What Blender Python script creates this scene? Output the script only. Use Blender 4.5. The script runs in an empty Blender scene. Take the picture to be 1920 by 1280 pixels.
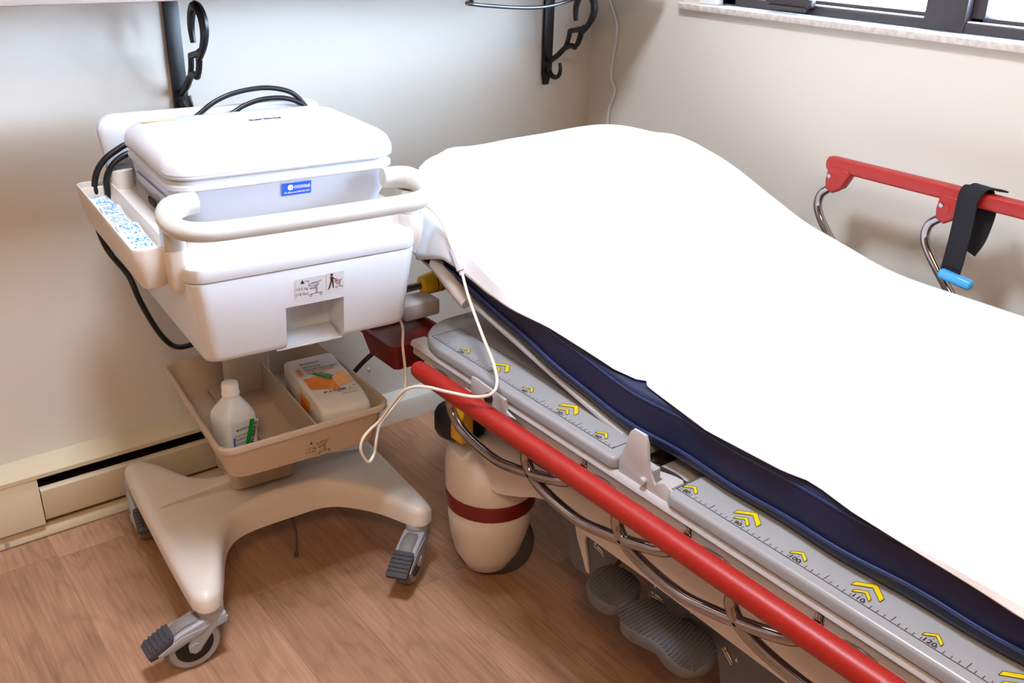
import bpy, bmesh, math, random
from mathutils import Vector, Matrix, noise as mnoise
random.seed(4)
PI = math.pi
SC = bpy.context.scene
COL = SC.collection

# ------------------------------------------------------------------ camera
def setup_camera():
    f, pitch, roll, yaw = 1789.37, 0.427393548, 0.0302280135, 0.665337388
    fwd = Vector((math.sin(yaw)*math.cos(pitch), math.cos(yaw)*math.cos(pitch), -math.sin(pitch)))
    rgt = Vector((math.cos(yaw), -math.sin(yaw), 0))
    up = rgt.cross(fwd)
    r2 = math.cos(roll)*rgt + math.sin(roll)*up
    u2 = -math.sin(roll)*rgt + math.cos(roll)*up
    M = Matrix(((r2.x, u2.x, -fwd.x), (r2.y, u2.y, -fwd.y), (r2.z, u2.z, -fwd.z))).to_4x4()
    M.translation = Vector((0, 0, 1.40))
    cd = bpy.data.cameras.new('camera'); cd.sensor_width = 36; cd.lens = f/1920*36
    cd.clip_start = .02
    co = bpy.data.objects.new('camera', cd); COL.objects.link(co); co.matrix_world = M
    SC.camera = co
setup_camera()

# ------------------------------------------------------------------ light, world, exposure
SC.view_settings.view_transform = 'Standard'
SC.view_settings.look = 'None'
SC.view_settings.gamma = 1
SC.view_settings.use_curve_mapping = False
SC.view_settings.exposure = 0.30
w = bpy.data.worlds.new('sky'); SC.world = w; w.use_nodes = True
bg = w.node_tree.nodes['Background']; 
def build_sky():
    nt = w.node_tree; N = nt.nodes; L = nt.links
    tc = N.new('ShaderNodeTexCoord'); sp = N.new('ShaderNodeSeparateXYZ'); L.new(tc.outputs['Generated'], sp.inputs[0])
    mr = N.new('ShaderNodeMapRange'); mr.inputs['From Min'].default_value = .04; mr.inputs['From Max'].default_value = .50
    mr.inputs['To Min'].default_value = 84.0; mr.inputs['To Max'].default_value = 10.0; mr.interpolation_type = 'SMOOTHSTEP'
    L.new(sp.outputs[2], mr.inputs['Value']); L.new(mr.outputs[0], bg.inputs[1])
    bg.inputs[0].default_value = (.60, .79, 1.05, 1)
build_sky()

def area(name, loc, target, sx, sy, power, color, portal=False):
    l = bpy.data.lights.new(name, 'AREA'); l.shape = 'RECTANGLE'; l.size = sx; l.size_y = sy
    l.energy = power; l.color = color
    if portal: l.cycles.is_portal = True
    o = bpy.data.objects.new(name, l); COL.objects.link(o); o.location = loc
    d = Vector(target) - Vector(loc); o.rotation_euler = d.to_track_quat('-Z', 'Y').to_euler()
    return o
# daylight through the window
area('window_daylight_portal', (2.099, .67, 1.49), (0, .67, 1.49), .66, 2.3, 10, (1, 1, 1), portal=True)
# ceiling lamps of the room
area('ceiling_lamp_light', (.45, 1.05, 2.67), (.45, 1.05, 0), .36, .36, 47, (.80, .92, 1.12))
area('ceiling_lamp_light_rear', (-.6, -.9, 2.67), (-.6, -.9, 0), .6, .6, 44, (1.0, .72, .46))

# ------------------------------------------------------------------ materials
def lin(c):
    return tuple(((v/255)/12.92 if v/255 <= .04045 else ((v/255+.055)/1.055)**2.4) for v in c) + (1,)
def mat(name, rgb, rough=.5, metal=0, bump=0, bscale=200, coat=0, var=0, vscale=6, trans=0, ior=1.45, alpha=1, spec=.5):
    m = bpy.data.materials.new(name); m.use_nodes = True
    nt = m.node_tree; p = nt.nodes['Principled BSDF']
    p.inputs['Base Color'].default_value = lin(rgb)
    p.inputs['Roughness'].default_value = rough; p.inputs['Metallic'].default_value = metal
    p.inputs['Coat Weight'].default_value = coat; p.inputs['Transmission Weight'].default_value = trans
    p.inputs['IOR'].default_value = ior; p.inputs['Alpha'].default_value = alpha
    p.inputs['Specular IOR Level'].default_value = spec
    tc = nt.nodes.new('ShaderNodeTexCoord')
    if var:
        n = nt.nodes.new('ShaderNodeTexNoise'); n.inputs['Scale'].default_value = vscale; n.inputs['Detail'].default_value = 4
        nt.links.new(tc.outputs['Object'], n.inputs['Vector'])
        r = nt.nodes.new('ShaderNodeValToRGB')
        c = lin(rgb)
        r.color_ramp.elements[0].position = .3; r.color_ramp.elements[1].position = .7
        r.color_ramp.elements[0].color = tuple(v*(1-var) for v in c[:3])+(1,)
        r.color_ramp.elements[1].color = tuple(min(1, v*(1+var)) for v in c[:3])+(1,)
        nt.links.new(n.outputs['Fac'], r.inputs['Fac']); nt.links.new(r.outputs['Color'], p.inputs['Base Color'])
    if bump:
        n2 = nt.nodes.new('ShaderNodeTexNoise'); n2.inputs['Scale'].default_value = bscale; n2.inputs['Detail'].default_value = 3
        nt.links.new(tc.outputs['Object'], n2.inputs['Vector'])
        b = nt.nodes.new('ShaderNodeBump'); b.inputs['Strength'].default_value = bump; b.inputs['Distance'].default_value = .002
        nt.links.new(n2.outputs['Fac'], b.inputs['Height']); nt.links.new(b.outputs['Normal'], p.inputs['Normal'])
    return m

def mat_floor():
    m = bpy.data.materials.new('wood laminate'); m.use_nodes = True
    nt = m.node_tree; N = nt.nodes; L = nt.links; p = N['Principled BSDF']
    tc = N.new('ShaderNodeTexCoord')
    sep = N.new('ShaderNodeSeparateXYZ'); L.new(tc.outputs['Object'], sep.inputs[0])
    def mth(op, a, b=None, c=None):
        n = N.new('ShaderNodeMath'); n.operation = op
        for i, v in enumerate((a, b, c)):
            if v is None: continue
            if isinstance(v, (int, float)): n.inputs[i].default_value = v
            else: L.new(v, n.inputs[i])
        return n.outputs[0]
    PW, PL = .155, .92
    px = mth('DIVIDE', mth('ADD', sep.outputs[0], .02), PW); ix = mth('FLOOR', px)
    off = mth('MULTIPLY', mth('FRACT', mth('MULTIPLY', mth('SINE', mth('MULTIPLY', ix, 12.9898)), 437.5)), PL)
    py = mth('DIVIDE', mth('ADD', sep.outputs[1], off), PL); iy = mth('FLOOR', py)
    comb = N.new('ShaderNodeCombineXYZ'); L.new(ix, comb.inputs[0]); L.new(iy, comb.inputs[1])
    wn = N.new('ShaderNodeTexWhiteNoise'); wn.noise_dimensions = '3D'; L.new(comb.outputs[0], wn.inputs['Vector'])
    sc = N.new('ShaderNodeVectorMath'); sc.operation = 'SCALE'; sc.inputs['Scale'].default_value = 17; L.new(wn.outputs['Color'], sc.inputs[0])
    add = N.new('ShaderNodeVectorMath'); add.operation = 'ADD'; L.new(tc.outputs['Object'], add.inputs[0]); L.new(sc.outputs[0], add.inputs[1])
    mp = N.new('ShaderNodeMapping'); mp.inputs['Scale'].default_value = (1, .2, 1); L.new(add.outputs[0], mp.inputs['Vector'])
    # broad figure -> contour lines (cathedral grain)
    n1 = N.new('ShaderNodeTexNoise'); n1.inputs['Scale'].default_value = 9; n1.inputs['Detail'].default_value = 2; n1.inputs['Roughness'].default_value = .45
    L.new(mp.outputs[0], n1.inputs['Vector'])
    rings = mth('FRACT', mth('MULTIPLY', n1.outputs['Fac'], 10))
    rr = N.new('ShaderNodeValToRGB'); e = rr.color_ramp.elements
    e[0].position = 0; e[0].color = (.0, .0, .0, 1); e[1].position = .35; e[1].color = (1, 1, 1, 1)
    e2 = rr.color_ramp.elements.new(.85); e2.color = (.8, .8, .8, 1); e3 = rr.color_ramp.elements.new(1.0); e3.color = (0, 0, 0, 1)
    L.new(rings, rr.inputs['Fac'])
    mp2 = N.new('ShaderNodeMapping'); mp2.inputs['Scale'].default_value = (1, .05, 1); L.new(add.outputs[0], mp2.inputs['Vector'])
    n2 = N.new('ShaderNodeTexNoise'); n2.inputs['Scale'].default_value = 170; n2.inputs['Detail'].default_value = 5; L.new(mp2.outputs[0], n2.inputs['Vector'])
    v = mth('ADD', mth('MULTIPLY', rr.outputs['Color'], .085), mth('MULTIPLY', n2.outputs['Fac'], .42))
    v = mth('ADD', v, mth('MULTIPLY', n1.outputs['Fac'], .40))
    v = mth('ADD', v, mth('MULTIPLY', wn.outputs['Value'], .10))
    cr = N.new('ShaderNodeValToRGB'); c = cr.color_ramp.elements
    c[0].position = .30; c[0].color = lin((128, 93, 69)); c[1].position = .72; c[1].color = lin((186, 144, 113))
    c2 = c.new(.50); c2.color = lin((160, 119, 91))
    L.new(v, cr.inputs['Fac'])
    # seams
    fx = mth('FRACT', px); fy = mth('FRACT', py)
    sx = mth('LESS_THAN', fx, .010); sy = mth('LESS_THAN', fy, .002); s = mth('MAXIMUM', sx, sy)
    mx = N.new('ShaderNodeMix'); mx.data_type = 'RGBA'; mx.inputs[7].default_value = lin((105, 75, 55))
    L.new(mth('MULTIPLY', s, .55), mx.inputs[0]); L.new(cr.outputs[0], mx.inputs[6]); L.new(mx.outputs[2], p.inputs['Base Color'])
    b = N.new('ShaderNodeBump'); b.inputs['Strength'].default_value = .15; b.inputs['Distance'].default_value = .001
    L.new(v, b.inputs['Height']); L.new(b.outputs[0], p.inputs['Normal'])
    p.inputs['Roughness'].default_value = .5; p.inputs['Specular IOR Level'].default_value = .35
    return m

M = {}
M['floor'] = mat_floor()
M['wall'] = mat('beige wall paint', (212, 203, 190), .55, bump=.10, bscale=60)
M['ceil'] = mat('cream ceiling tiles', (186, 172, 150), .8, bump=.05)  # warm tone of the unseen ceiling, chosen to warm the bounced light
M['wallwarm'] = mat('tan bounce tone of unseen walls', (150, 118, 86), .7, bump=.1, bscale=60)  # tan invented for the unseen walls to darken and warm the bounce
M['sill'] = mat('speckled stone sill', (196, 182, 172), .5, var=.22, vscale=70)
M['silltop'] = mat('white painted sill', (225, 222, 220), .35, bump=.02)
M['winframe'] = mat('dark bronze window frame', (58, 52, 54), .4, bump=.03)
M['cream'] = mat('cream enamelled metal', (206, 190, 160), .32, bump=.03, bscale=30)
M['fin'] = mat('dull dark metal', (70, 58, 48), .5, metal=.6, bump=.2)
M['dark'] = mat('dark gap shade and port', (40, 32, 27), .8, bump=.05)  # colours the device port, and paints the shade between the deck plates
M['blackiron'] = mat('black iron', (16, 16, 20), .38, bump=.1, bscale=120)
M['shelf'] = mat('grey brown shelf board', (150, 135, 125), .5, var=.1)
M['cart'] = mat('warm white cart plastic', (216, 205, 194), .38, bump=.04, bscale=500)
M['cartwhite'] = mat('white drawer plastic', (218, 221, 226), .33, bump=.03, bscale=500)
M['handle'] = mat('pale grey handle plastic', (196, 192, 184), .3, bump=.03, bscale=500)
M['bin'] = mat('beige bin plastic', (190, 170, 150), .42, bump=.05, bscale=600)
M['devwhite'] = mat('white glossy device lid', (214, 213, 217), .22, bump=.01)
M['devgrey'] = mat('light grey device body', (184, 187, 198), .35, bump=.04, bscale=700)
M['seam'] = mat('seam line grey', (120, 115, 115), .6)
M['castgrey'] = mat('mid grey caster plastic', (158, 158, 164), .35, bump=.05, bscale=300)
M['rubber'] = mat('dark grey rubber', (66, 62, 66), .7, bump=.15, bscale=200)
M['tread'] = mat('grey brown tyre', (120, 112, 108), .6, bump=.1)
M['blackrub'] = mat('black rubber', (20, 20, 24), .35, bump=.05)
M['chrome'] = mat('chrome', (158, 148, 145), .09, metal=1, var=.03)
M['red'] = mat('red rail plastic', (150, 24, 12), .42, bump=.1, bscale=400)
M['darkred'] = mat('deep red plastic', (104, 18, 17), .4, bump=.05)
M['navy'] = mat('navy vinyl', (22, 27, 60), .42, bump=.25, bscale=25)
M['piping'] = mat('navy piping', (36, 46, 90), .35, bump=.1)
M['sheet'] = mat('white cotton sheet', (243, 243, 246), .85, bump=.12, bscale=900)
M['deck'] = mat('grey deck plate', (146, 143, 143), .28, bump=.03, var=.03, vscale=3)
M['frame'] = mat('white powder coated steel', (180, 172, 170), .35, bump=.04, bscale=90)
M['hood'] = mat('cream base cover', (212, 204, 197), .38, bump=.04)
M['panelgrey'] = mat('charcoal grey base panel', (92, 94, 100), .45, bump=.05)
M['pedal'] = mat('ribbed grey pedal', (92, 88, 92), .5, bump=.1)
M['yellow'] = mat('yellow plastic', (222, 170, 20), .4, bump=.05)
M['chevron'] = mat('yellow print', (214, 184, 20), .4, var=.02)
M['ink'] = mat('black ink', (30, 28, 32), .6, var=.02)
M['whiteink'] = mat('white ink', (230, 222, 216), .6, var=.02)
M['blueink'] = mat('blue label', (30, 84, 214), .4, var=.02)
M['orange'] = mat('orange print', (236, 140, 30), .5, var=.18, vscale=45)
M['paleorange'] = mat('pale orange print', (244, 180, 110), .5, var=.12, vscale=60)
M['greenlab'] = mat('green label', (10, 150, 50), .5, var=.03)
M['paper'] = mat('white paper label', (218, 219, 223), .5, var=.01)
M['redink'] = mat('red ink', (220, 60, 50), .5, var=.02)
M['bottle'] = mat('translucent milky plastic', (232, 236, 242), .3, trans=.12, ior=1.3, bump=.02)
M['cap'] = mat('white cap plastic', (238, 238, 240), .35, bump=.02)
M['wrap'] = mat('clear glossy wrap', (226, 230, 238), .12, bump=.6, bscale=70, coat=.6)
M['bluecap'] = mat('light blue print', (60, 140, 222), .35, var=.1, vscale=90)
M['cable'] = mat('off white cable', (222, 208, 190), .4, bump=.02)
M['wallcord'] = mat('white cord', (208, 206, 212), .45, bump=.02)
M['strap'] = mat('black webbing', (14, 13, 18), .85, bump=.5, bscale=500)
M['buckle'] = mat('light blue plastic', (70, 160, 220), .25, bump=.02)
M['peach'] = mat('peach sticker', (250, 196, 140), .5, var=.02)
M['gauzepack'] = mat('white paper wrap', (226, 220, 218), .45, bump=.25, bscale=22)

def mat_glass():
    m = bpy.data.materials.new('window glass'); m.use_nodes = True
    nt = m.node_tree; N = nt.nodes; L = nt.links
    for n in list(N):
        if n.type != 'OUTPUT_MATERIAL': N.remove(n)
    out = N['Material Output']
    tr = N.new('ShaderNodeBsdfTransparent'); gl = N.new('ShaderNodeBsdfGlossy'); gl.inputs['Roughness'].default_value = .02
    mx = N.new('ShaderNodeMixShader'); mx.inputs[0].default_value = .07
    L.new(tr.outputs[0], mx.inputs[1]); L.new(gl.outputs[0], mx.inputs[2]); L.new(mx.outputs[0], out.inputs[0])
    return m
M['glass'] = mat_glass()

# ------------------------------------------------------------------ mesh helpers
def catmull(pts, n=8, closed=False):
    P = [Vector(p) for p in pts]; out = []
    L = len(P)
    rng = range(L if closed else L-1)
    for i in rng:
        if closed: a, b, c, d = P[(i-1) % L], P[i], P[(i+1) % L], P[(i+2) % L]
        else: a, b, c, d = P[max(i-1, 0)], P[i], P[i+1], P[min(i+2, L-1)]
        for k in range(n):
            t = k/n
            out.append(.5*((2*b)+(c-a)*t+(2*a-5*b+4*c-d)*t*t+(3*b-a-3*c+d)*t**3))
    if not closed: out.append(P[-1])
    return out

class MB:
    def __init__(s): s.bm = bmesh.new(); s.mi = 0
    def _fin(s, faces):
        for f in faces: f.material_index = s.mi
    def box(s, x0, x1, y0, y1, z0, z1, bev=0, seg=2, rot=None, piv=None):
        r = bmesh.ops.create_cube(s.bm, size=1)
        vs = r['verts']
        for v in vs:
            v.co = Vector(((x0+x1)/2+v.co.x*(x1-x0), (y0+y1)/2+v.co.y*(y1-y0), (z0+z1)/2+v.co.z*(z1-z0)))
        if rot is not None:
            pv = Vector(piv) if piv else Vector(((x0+x1)/2, (y0+y1)/2, (z0+z1)/2))
            bmesh.ops.rotate(s.bm, verts=vs, cent=pv, matrix=rot)
        fs = set(f for v in vs for f in v.link_faces); s._fin(fs)
        if bev:
            es = list(set(e for v in vs for e in v.link_edges))
            r = bmesh.ops.bevel(s.bm, geom=es, offset=bev, segments=seg, profile=.5, affect='EDGES'); s._fin(r['faces'])
        return s
    def loft(s, rings, cap0=True, cap1=True, closed=False):
        R = [[s.bm.verts.new(p) for p in r] for r in rings]
        n = len(R[0]); fs = []
        m = len(R) if closed else len(R)-1
        for i in range(m):
            a, b = R[i], R[(i+1) % len(R)]
            for j in range(n):
                fs.append(s.bm.faces.new((a[j], a[(j+1) % n], b[(j+1) % n], b[j])))
        if not closed:
            if cap0: fs.append(s.bm.faces.new(list(reversed(R[0]))))
            if cap1: fs.append(s.bm.faces.new(R[-1]))
        s._fin(fs); return s
    def cap(s, ring):
        from mathutils.geometry import tessellate_polygon
        vs = [s.bm.verts.new(p) for p in ring]
        for t in tessellate_polygon([[Vector((p.x, p.y, 0)) for p in ring]]):
            s._fin([s.bm.faces.new([vs[i] for i in t])])
        return s
    def tube(s, pts, r, n=12, smooth=6, closed=False, caps=True, flat=1.0, upv=None):
        P = catmull(pts, smooth, closed) if smooth > 1 else [Vector(p) for p in pts]
        rr = r if callable(r) else (lambda t: r)
        L = len(P); rings = []; nrm = None
        for i, p in enumerate(P):
            if closed: t = (P[(i+1) % L]-P[i-1]).normalized()
            else: t = (P[min(i+1, L-1)]-P[max(i-1, 0)]).normalized()
            if nrm is None:
                ref = Vector(upv) if upv else (Vector((0, 0, 1)) if abs(t.z) < .9 else Vector((1, 0, 0)))
                nrm = (ref-t*ref.dot(t)).normalized()
            else:
                nrm = (nrm-t*nrm.dot(t))
                nrm = nrm.normalized() if nrm.length > 1e-6 else t.orthogonal().normalized()
            bn = t.cross(nrm); rad = rr(i/max(1, L-1))
            rings.append([p+nrm*math.cos(2*PI*k/n)*rad*flat+bn*math.sin(2*PI*k/n)*rad for k in range(n)])
        s.loft(rings, caps, caps, closed); return s
    def cyl(s, a, b, r0, r1=None, n=24):
        r1 = r0 if r1 is None else r1
        a = Vector(a); b = Vector(b); t = (b-a).normalized(); u = t.orthogonal().normalized(); v = t.cross(u)
        s.loft([[c+(u*math.cos(2*PI*k/n)+v*math.sin(2*PI*k/n))*r for k in range(n)] for c, r in ((a, r0), (b, r1))]); return s
    def lathe(s, prof, c=(0, 0, 0), axis='z', n=32):
        c = Vector(c); rings = []
        for r, h in prof:
            ring = []
            for k in range(n):
                a = 2*PI*k/n; x, y = r*math.cos(a), r*math.sin(a)
                ring.append(c+(Vector((x, y, h)) if axis == 'z' else Vector((h, x, y)) if axis == 'x' else Vector((y, h, x))))
            rings.append(ring)
        s.loft(rings); return s
    def prism(s, poly, a, b, axis='x', bev=0, seg=2):
        def P(u, v, h): return Vector((h, u, v)) if axis == 'x' else Vector((u, h, v)) if axis == 'y' else Vector((u, v, h))
        A = [s.bm.verts.new(P(u, v, a)) for u, v in poly]; Bv = [s.bm.verts.new(P(u, v, b)) for u, v in poly]
        n = len(poly); fs = [s.bm.faces.new(A), s.bm.faces.new(list(reversed(Bv)))]
        for i in range(n): fs.append(s.bm.faces.new((A[(i+1) % n], A[i], Bv[i], Bv[(i+1) % n])))
        s._fin(fs)
        if bev:
            es = [e for e in fs[0].edges]+[e for e in fs[1].edges]
            r = bmesh.ops.bevel(s.bm, geom=list(set(es)), offset=bev, segments=seg, profile=.5, affect='EDGES'); s._fin(r['faces'])
        return s
    def quad(s, pts): s._fin([s.bm.faces.new([s.bm.verts.new(p) for p in pts])]); return s
    def decal(s, polys, o, r, u, eps=.0006):
        """flat marks: 2-D polygons placed on the plane o + x*r + y*u"""
        o, r, u = Vector(o), Vector(r).normalized(), Vector(u).normalized(); n = r.cross(u)*eps
        for p in polys: s._fin([s.bm.faces.new([s.bm.verts.new(o+n+r*x+u*y) for x, y in p])])
        return s
    def text(s, txt, size, o, r, u, eps=.0008, center=True, bold=0, sx=1):
        cu = bpy.data.curves.new('t', 'FONT'); cu.body = txt; cu.size = size; cu.offset = bold*size
        cu.resolution_u = 3
        if center: cu.align_x = 'CENTER'
        ob = bpy.data.objects.new('t', cu); COL.objects.link(ob)
        dg = bpy.context.evaluated_depsgraph_get(); me = bpy.data.meshes.new_from_object(ob.evaluated_get(dg))
        bpy.data.objects.remove(ob); bpy.data.curves.remove(cu)
        o, r, u = Vector(o), Vector(r).normalized(), Vector(u).normalized(); n = r.cross(u)*eps
        vs = [s.bm.verts.new(o+n+r*v.co.x*sx+u*v.co.y) for v in me.vertices]
        for p in me.polygons:
            try: s._fin([s.bm.faces.new([vs[i] for i in p.vertices])])
            except ValueError: pass
        bpy.data.meshes.remove(me); return s
    def build(s, name, mats, parent=None, org=(0, 0, 0), smooth=True, ang=38, label=None, loc=None, rz=0, flip=False, recalc=True):
        bm = s.bm
        bmesh.ops.translate(bm, verts=bm.verts, vec=-Vector(org))
        if recalc: bmesh.ops.recalc_face_normals(bm, faces=bm.faces)
        me = bpy.data.meshes.new(name); bm.to_mesh(me); bm.free()
        for m_ in (mats if isinstance(mats, (list, tuple)) else [mats]): me.materials.append(m_ if not isinstance(m_, str) else M[m_])
        if smooth:
            me.polygons.foreach_set('use_smooth', [True]*len(me.polygons)); me.set_sharp_from_angle(angle=math.radians(ang))
        o = bpy.data.objects.new(name, me); COL.objects.link(o)
        if parent: o.parent = parent
        if loc is not None: o.location = loc
        o.rotation_euler.z = rz
        if label: o['label'] = label
        return o

def rr(cx, cy, w, d, r, z, n=6, fn=None):
    """rounded rectangle ring"""
    out = []
    for qx, qy, a0 in ((1, 1, 0), (-1, 1, PI/2), (-1, -1, PI), (1, -1, 1.5*PI)):
        for k in range(n+1):
            a = a0+PI/2*k/n
            x = cx+qx*(w/2-r)+r*math.cos(a); y = cy+qy*(d/2-r)+r*math.sin(a)
            out.append(Vector((x, y, z if fn is None else fn(x, y))))
    return out

def tag(o, label=None, cat=None, group=None, kind=None):
    if label: o['label'] = label
    if cat: o['category'] = cat
    if group: o['group'] = group
    if kind: o['kind'] = kind
    return o
def empty(name, loc, rz=0):
    e = bpy.data.objects.new(name, None); COL.objects.link(e); e.location = loc; e.rotation_euler.z = rz
    e.empty_display_size = .05
    return e
def copy_tree(o, parent=None):
    c = o.copy(); COL.objects.link(c); c.parent = parent
    for ch in list(o.children): copy_tree(ch, c)
    return c
def struct(mb, name, mats, parent=None, **k):
    o = mb.build(name, mats, parent, **k)
    if parent is None: o['kind'] = 'structure'
    return o

# ------------------------------------------------------------------ the room
WY, WX = 2.204, 1.994            # back wall and window wall
X0, Y0, ZC = -2.2, -2.6, 2.70
struct(MB().box(X0-.1, WX+.25, Y0-.1, WY+.12, -.06, 0), 'floor', 'floor', smooth=False)
struct(MB().box(X0-.1, WX+.25, Y0-.1, WY+.12, ZC, ZC+.06), 'ceiling', 'ceil', smooth=False)
struct(MB().box(X0-.1, WX+.25, WY, WY+.12, 0, ZC), 'wall_back', 'wall', smooth=False)
struct(MB().box(X0-.1, X0, Y0, WY, 0, ZC), 'wall_left', 'wallwarm', smooth=False)
struct(MB().box(X0-.1, WX+.25, Y0-.1, Y0, 0, ZC), 'wall_front', 'wallwarm', smooth=False)
# window wall with its opening
OY0, OY1, OZ0, OZ1 = -.45, 1.792, 1.180, 1.80
b = MB()
b.box(WX, WX+.098, Y0, WY, 0, OZ0-.002); b.box(WX, WX+.098, Y0, WY, OZ1, ZC)
b.box(WX, WX+.098, OY1, WY, OZ0-.002, OZ1); b.box(WX, WX+.098, Y0, OY0, OZ0-.002, OZ1)
struct(b, 'wall_right', 'wall', smooth=False)
# window: sill, dark frames, panes, latch
# frame plane sits a little inside the wall face
FX0, FX1 = WX+.026, WX+.095
fr = MB()
zf = OZ0+.004
fr.box(FX0, FX1, OY0, 1.745, zf, zf+.021, .003)           # bottom rail
fr.box(FX0, FX1, OY0, 1.733, OZ1-.06, OZ1, .004)
fr.box(FX0, FX1, 1.690, 1.745, zf, OZ1, .004)
fr.box(FX0-.004, FX1, 1.078, 1.172, zf, OZ1, .004)         # post between sashes
fr.box(FX0, FX1, OY0, OY0+.06, zf, OZ1, .004)
fr.box(FX0, FX1, .30, .39, zf, OZ1, .004)
win = struct(fr, 'window_1', 'winframe')
for (a0, a1) in ((1.172, 1.690), (.39, 1.078), (OY0+.06, .30)):
    sg = MB()
    z0, z1 = zf+.021, OZ1-.06
    i = .012
    sg.box(FX0+.018, FX1-.008, a0, a1, z0, z0+i, .003); sg.box(FX0+.018, FX1-.008, a0, a1, z1-i, z1, .003)
    sg.box(FX0+.018, FX1-.008, a0, a0+i, z0, z1, .003); sg.box(FX0+.018, FX1-.008, a1-.03, a1, z0, z1, .003)
    s_ = sg.build('window_sash', 'winframe', win)
    MB().box(FX0+.035, FX0+.039, a0+i, a1-i, z0+i, z1-i).build('window_pane', 'glass', s_, smooth=False)
    MB().box(FX0+.003, FX0+.016, a0+.002, a1-.002, z0, z0+.0035, .001).build('window_bead', 'silltop', win, label='white bead strip along the sash')
lt = MB(); lt.box(FX0-.020, FX0+.012, 1.458, 1.578, zf+.014, zf+.050, .006, 3); lt.box(FX0-.026, FX0-.004, 1.464, 1.575, zf+.006, zf+.016, .003)
lt.cyl((FX0-.012, 1.450, zf+.026), (FX0-.012, 1.584, zf+.026), .008)
lt.build('window_latch', 'winframe', win)
b = MB(); b.box(WX-.020, WX+.06, OY0-.06, 1.850, 1.170, 1.183, .003); b.mi = 1; b.box(WX-.021, WX+.02, OY0-.06, 1.851, 1.166, 1.1805, .002)
b.build('window_sill', ['silltop', 'sill'], win, label='pale sill with a speckled stone front edge')
b = MB(); b.box(WX+.0, WX+.10, 1.735, 1.792, 1.184, OZ1); b.build('window_reveal', 'silltop', win, smooth=False)

# baseboard to the right of the heater
b = MB(); b.prism([(2.204, 0), (2.150, 0), (2.150, .052), (2.156, .062), (2.204, .074)], 1.09, WX, 'x')
struct(b, 'baseboard_back', 'wall')
b = MB(); b.prism([(WX, 0), (WX-.014, 0), (WX-.014, .085), (WX-.010, .092), (WX, .095)], Y0, 2.15, 'y')
struct(b, 'baseboard_right', 'wall')
# small wall plate screw seen low on the back wall
# baseboard heater
H0, H1 = -1.4, 1.08
ht = empty('baseboard_heater', (.3, 2.16, 0)); org = (.3, 2.16, 0)
tag(ht, 'long cream baseboard heater on the floor along the back wall', 'heater')
b = MB()
b.prism([(2.204, .190), (2.150, .184), (2.136, .176), (2.136, .166), (2.139, .166), (2.139, .173), (2.152, .180), (2.204, .184)], H0, H1, 'x')
b.build('top_cover', 'cream', ht, org)
b = MB(); b.prism([(2.137, .052), (2.134, .058), (2.134, .132), (2.138, .137), (2.146, .138), (2.146, .134), (2.139, .133), (2.139, .055), (2.150, .050), (2.150, .046)], .295, H1, 'x')
b.build('front_panel', 'cream', ht, org)
b = MB(); b.prism([(2.203, .008), (2.133, .008+.036), (2.133, .130), (2.137, .137), (2.137, .168), (2.203, .180)], H0, .293, 'x', .0015); b.build('junction_cover', 'cream', ht, org)
b = MB(); b.prism([(2.203, .006), (2.142, .006), (2.142, .022), (2.152, .034), (2.203, .04)], H0, H1, 'x', .001); b.build('bottom_tray', 'cream', ht, org)
b = MB(); b.box(.293, H1, 2.196, 2.203, .03, .183)
b.build('back_plate', 'fin', ht, org, smooth=False)
b = MB(); x = .33
while x < H1-.03:
    b.box(x, x+.0012, 2.150, 2.192, .075, .125+random.uniform(-.002, .004)); x += .0075
f = b.build('heating_fins', 'fin', ht, org, smooth=False); f['kind'] = 'stuff'
b = MB(); b.tube([(.30, 2.17, .105), (.6, 2.17, .10), (H1, 2.17, .10)], .009, smooth=3); b.tube([(.32, 2.150, .112), (.345, 2.148, .128), (.38, 2.15, .135), (.43, 2.152, .133), (.48, 2.16, .12)], .0025); b.build('heating_pipe', 'fin', ht, org)
b = MB(); b.box(H1-.004, H1+.006, 2.132, 2.204, .004, .19, .003); b.build('end_cap', 'cream', ht, org)
b = MB(); b.cyl((.205, 2.143, .018), (.205, 2.138, .018), .005); b.build('screw', 'castgrey', ht, org)
b = MB(); b.lathe([(.0001, -.004), (.0035, -.003), (.005, 0)], (1.205, 2.203, .17), 'y', 14)
tag(b.build('wall_screw', 'wallcord'), 'small screw head low on the back wall right of the storage bin', 'screw')

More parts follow.
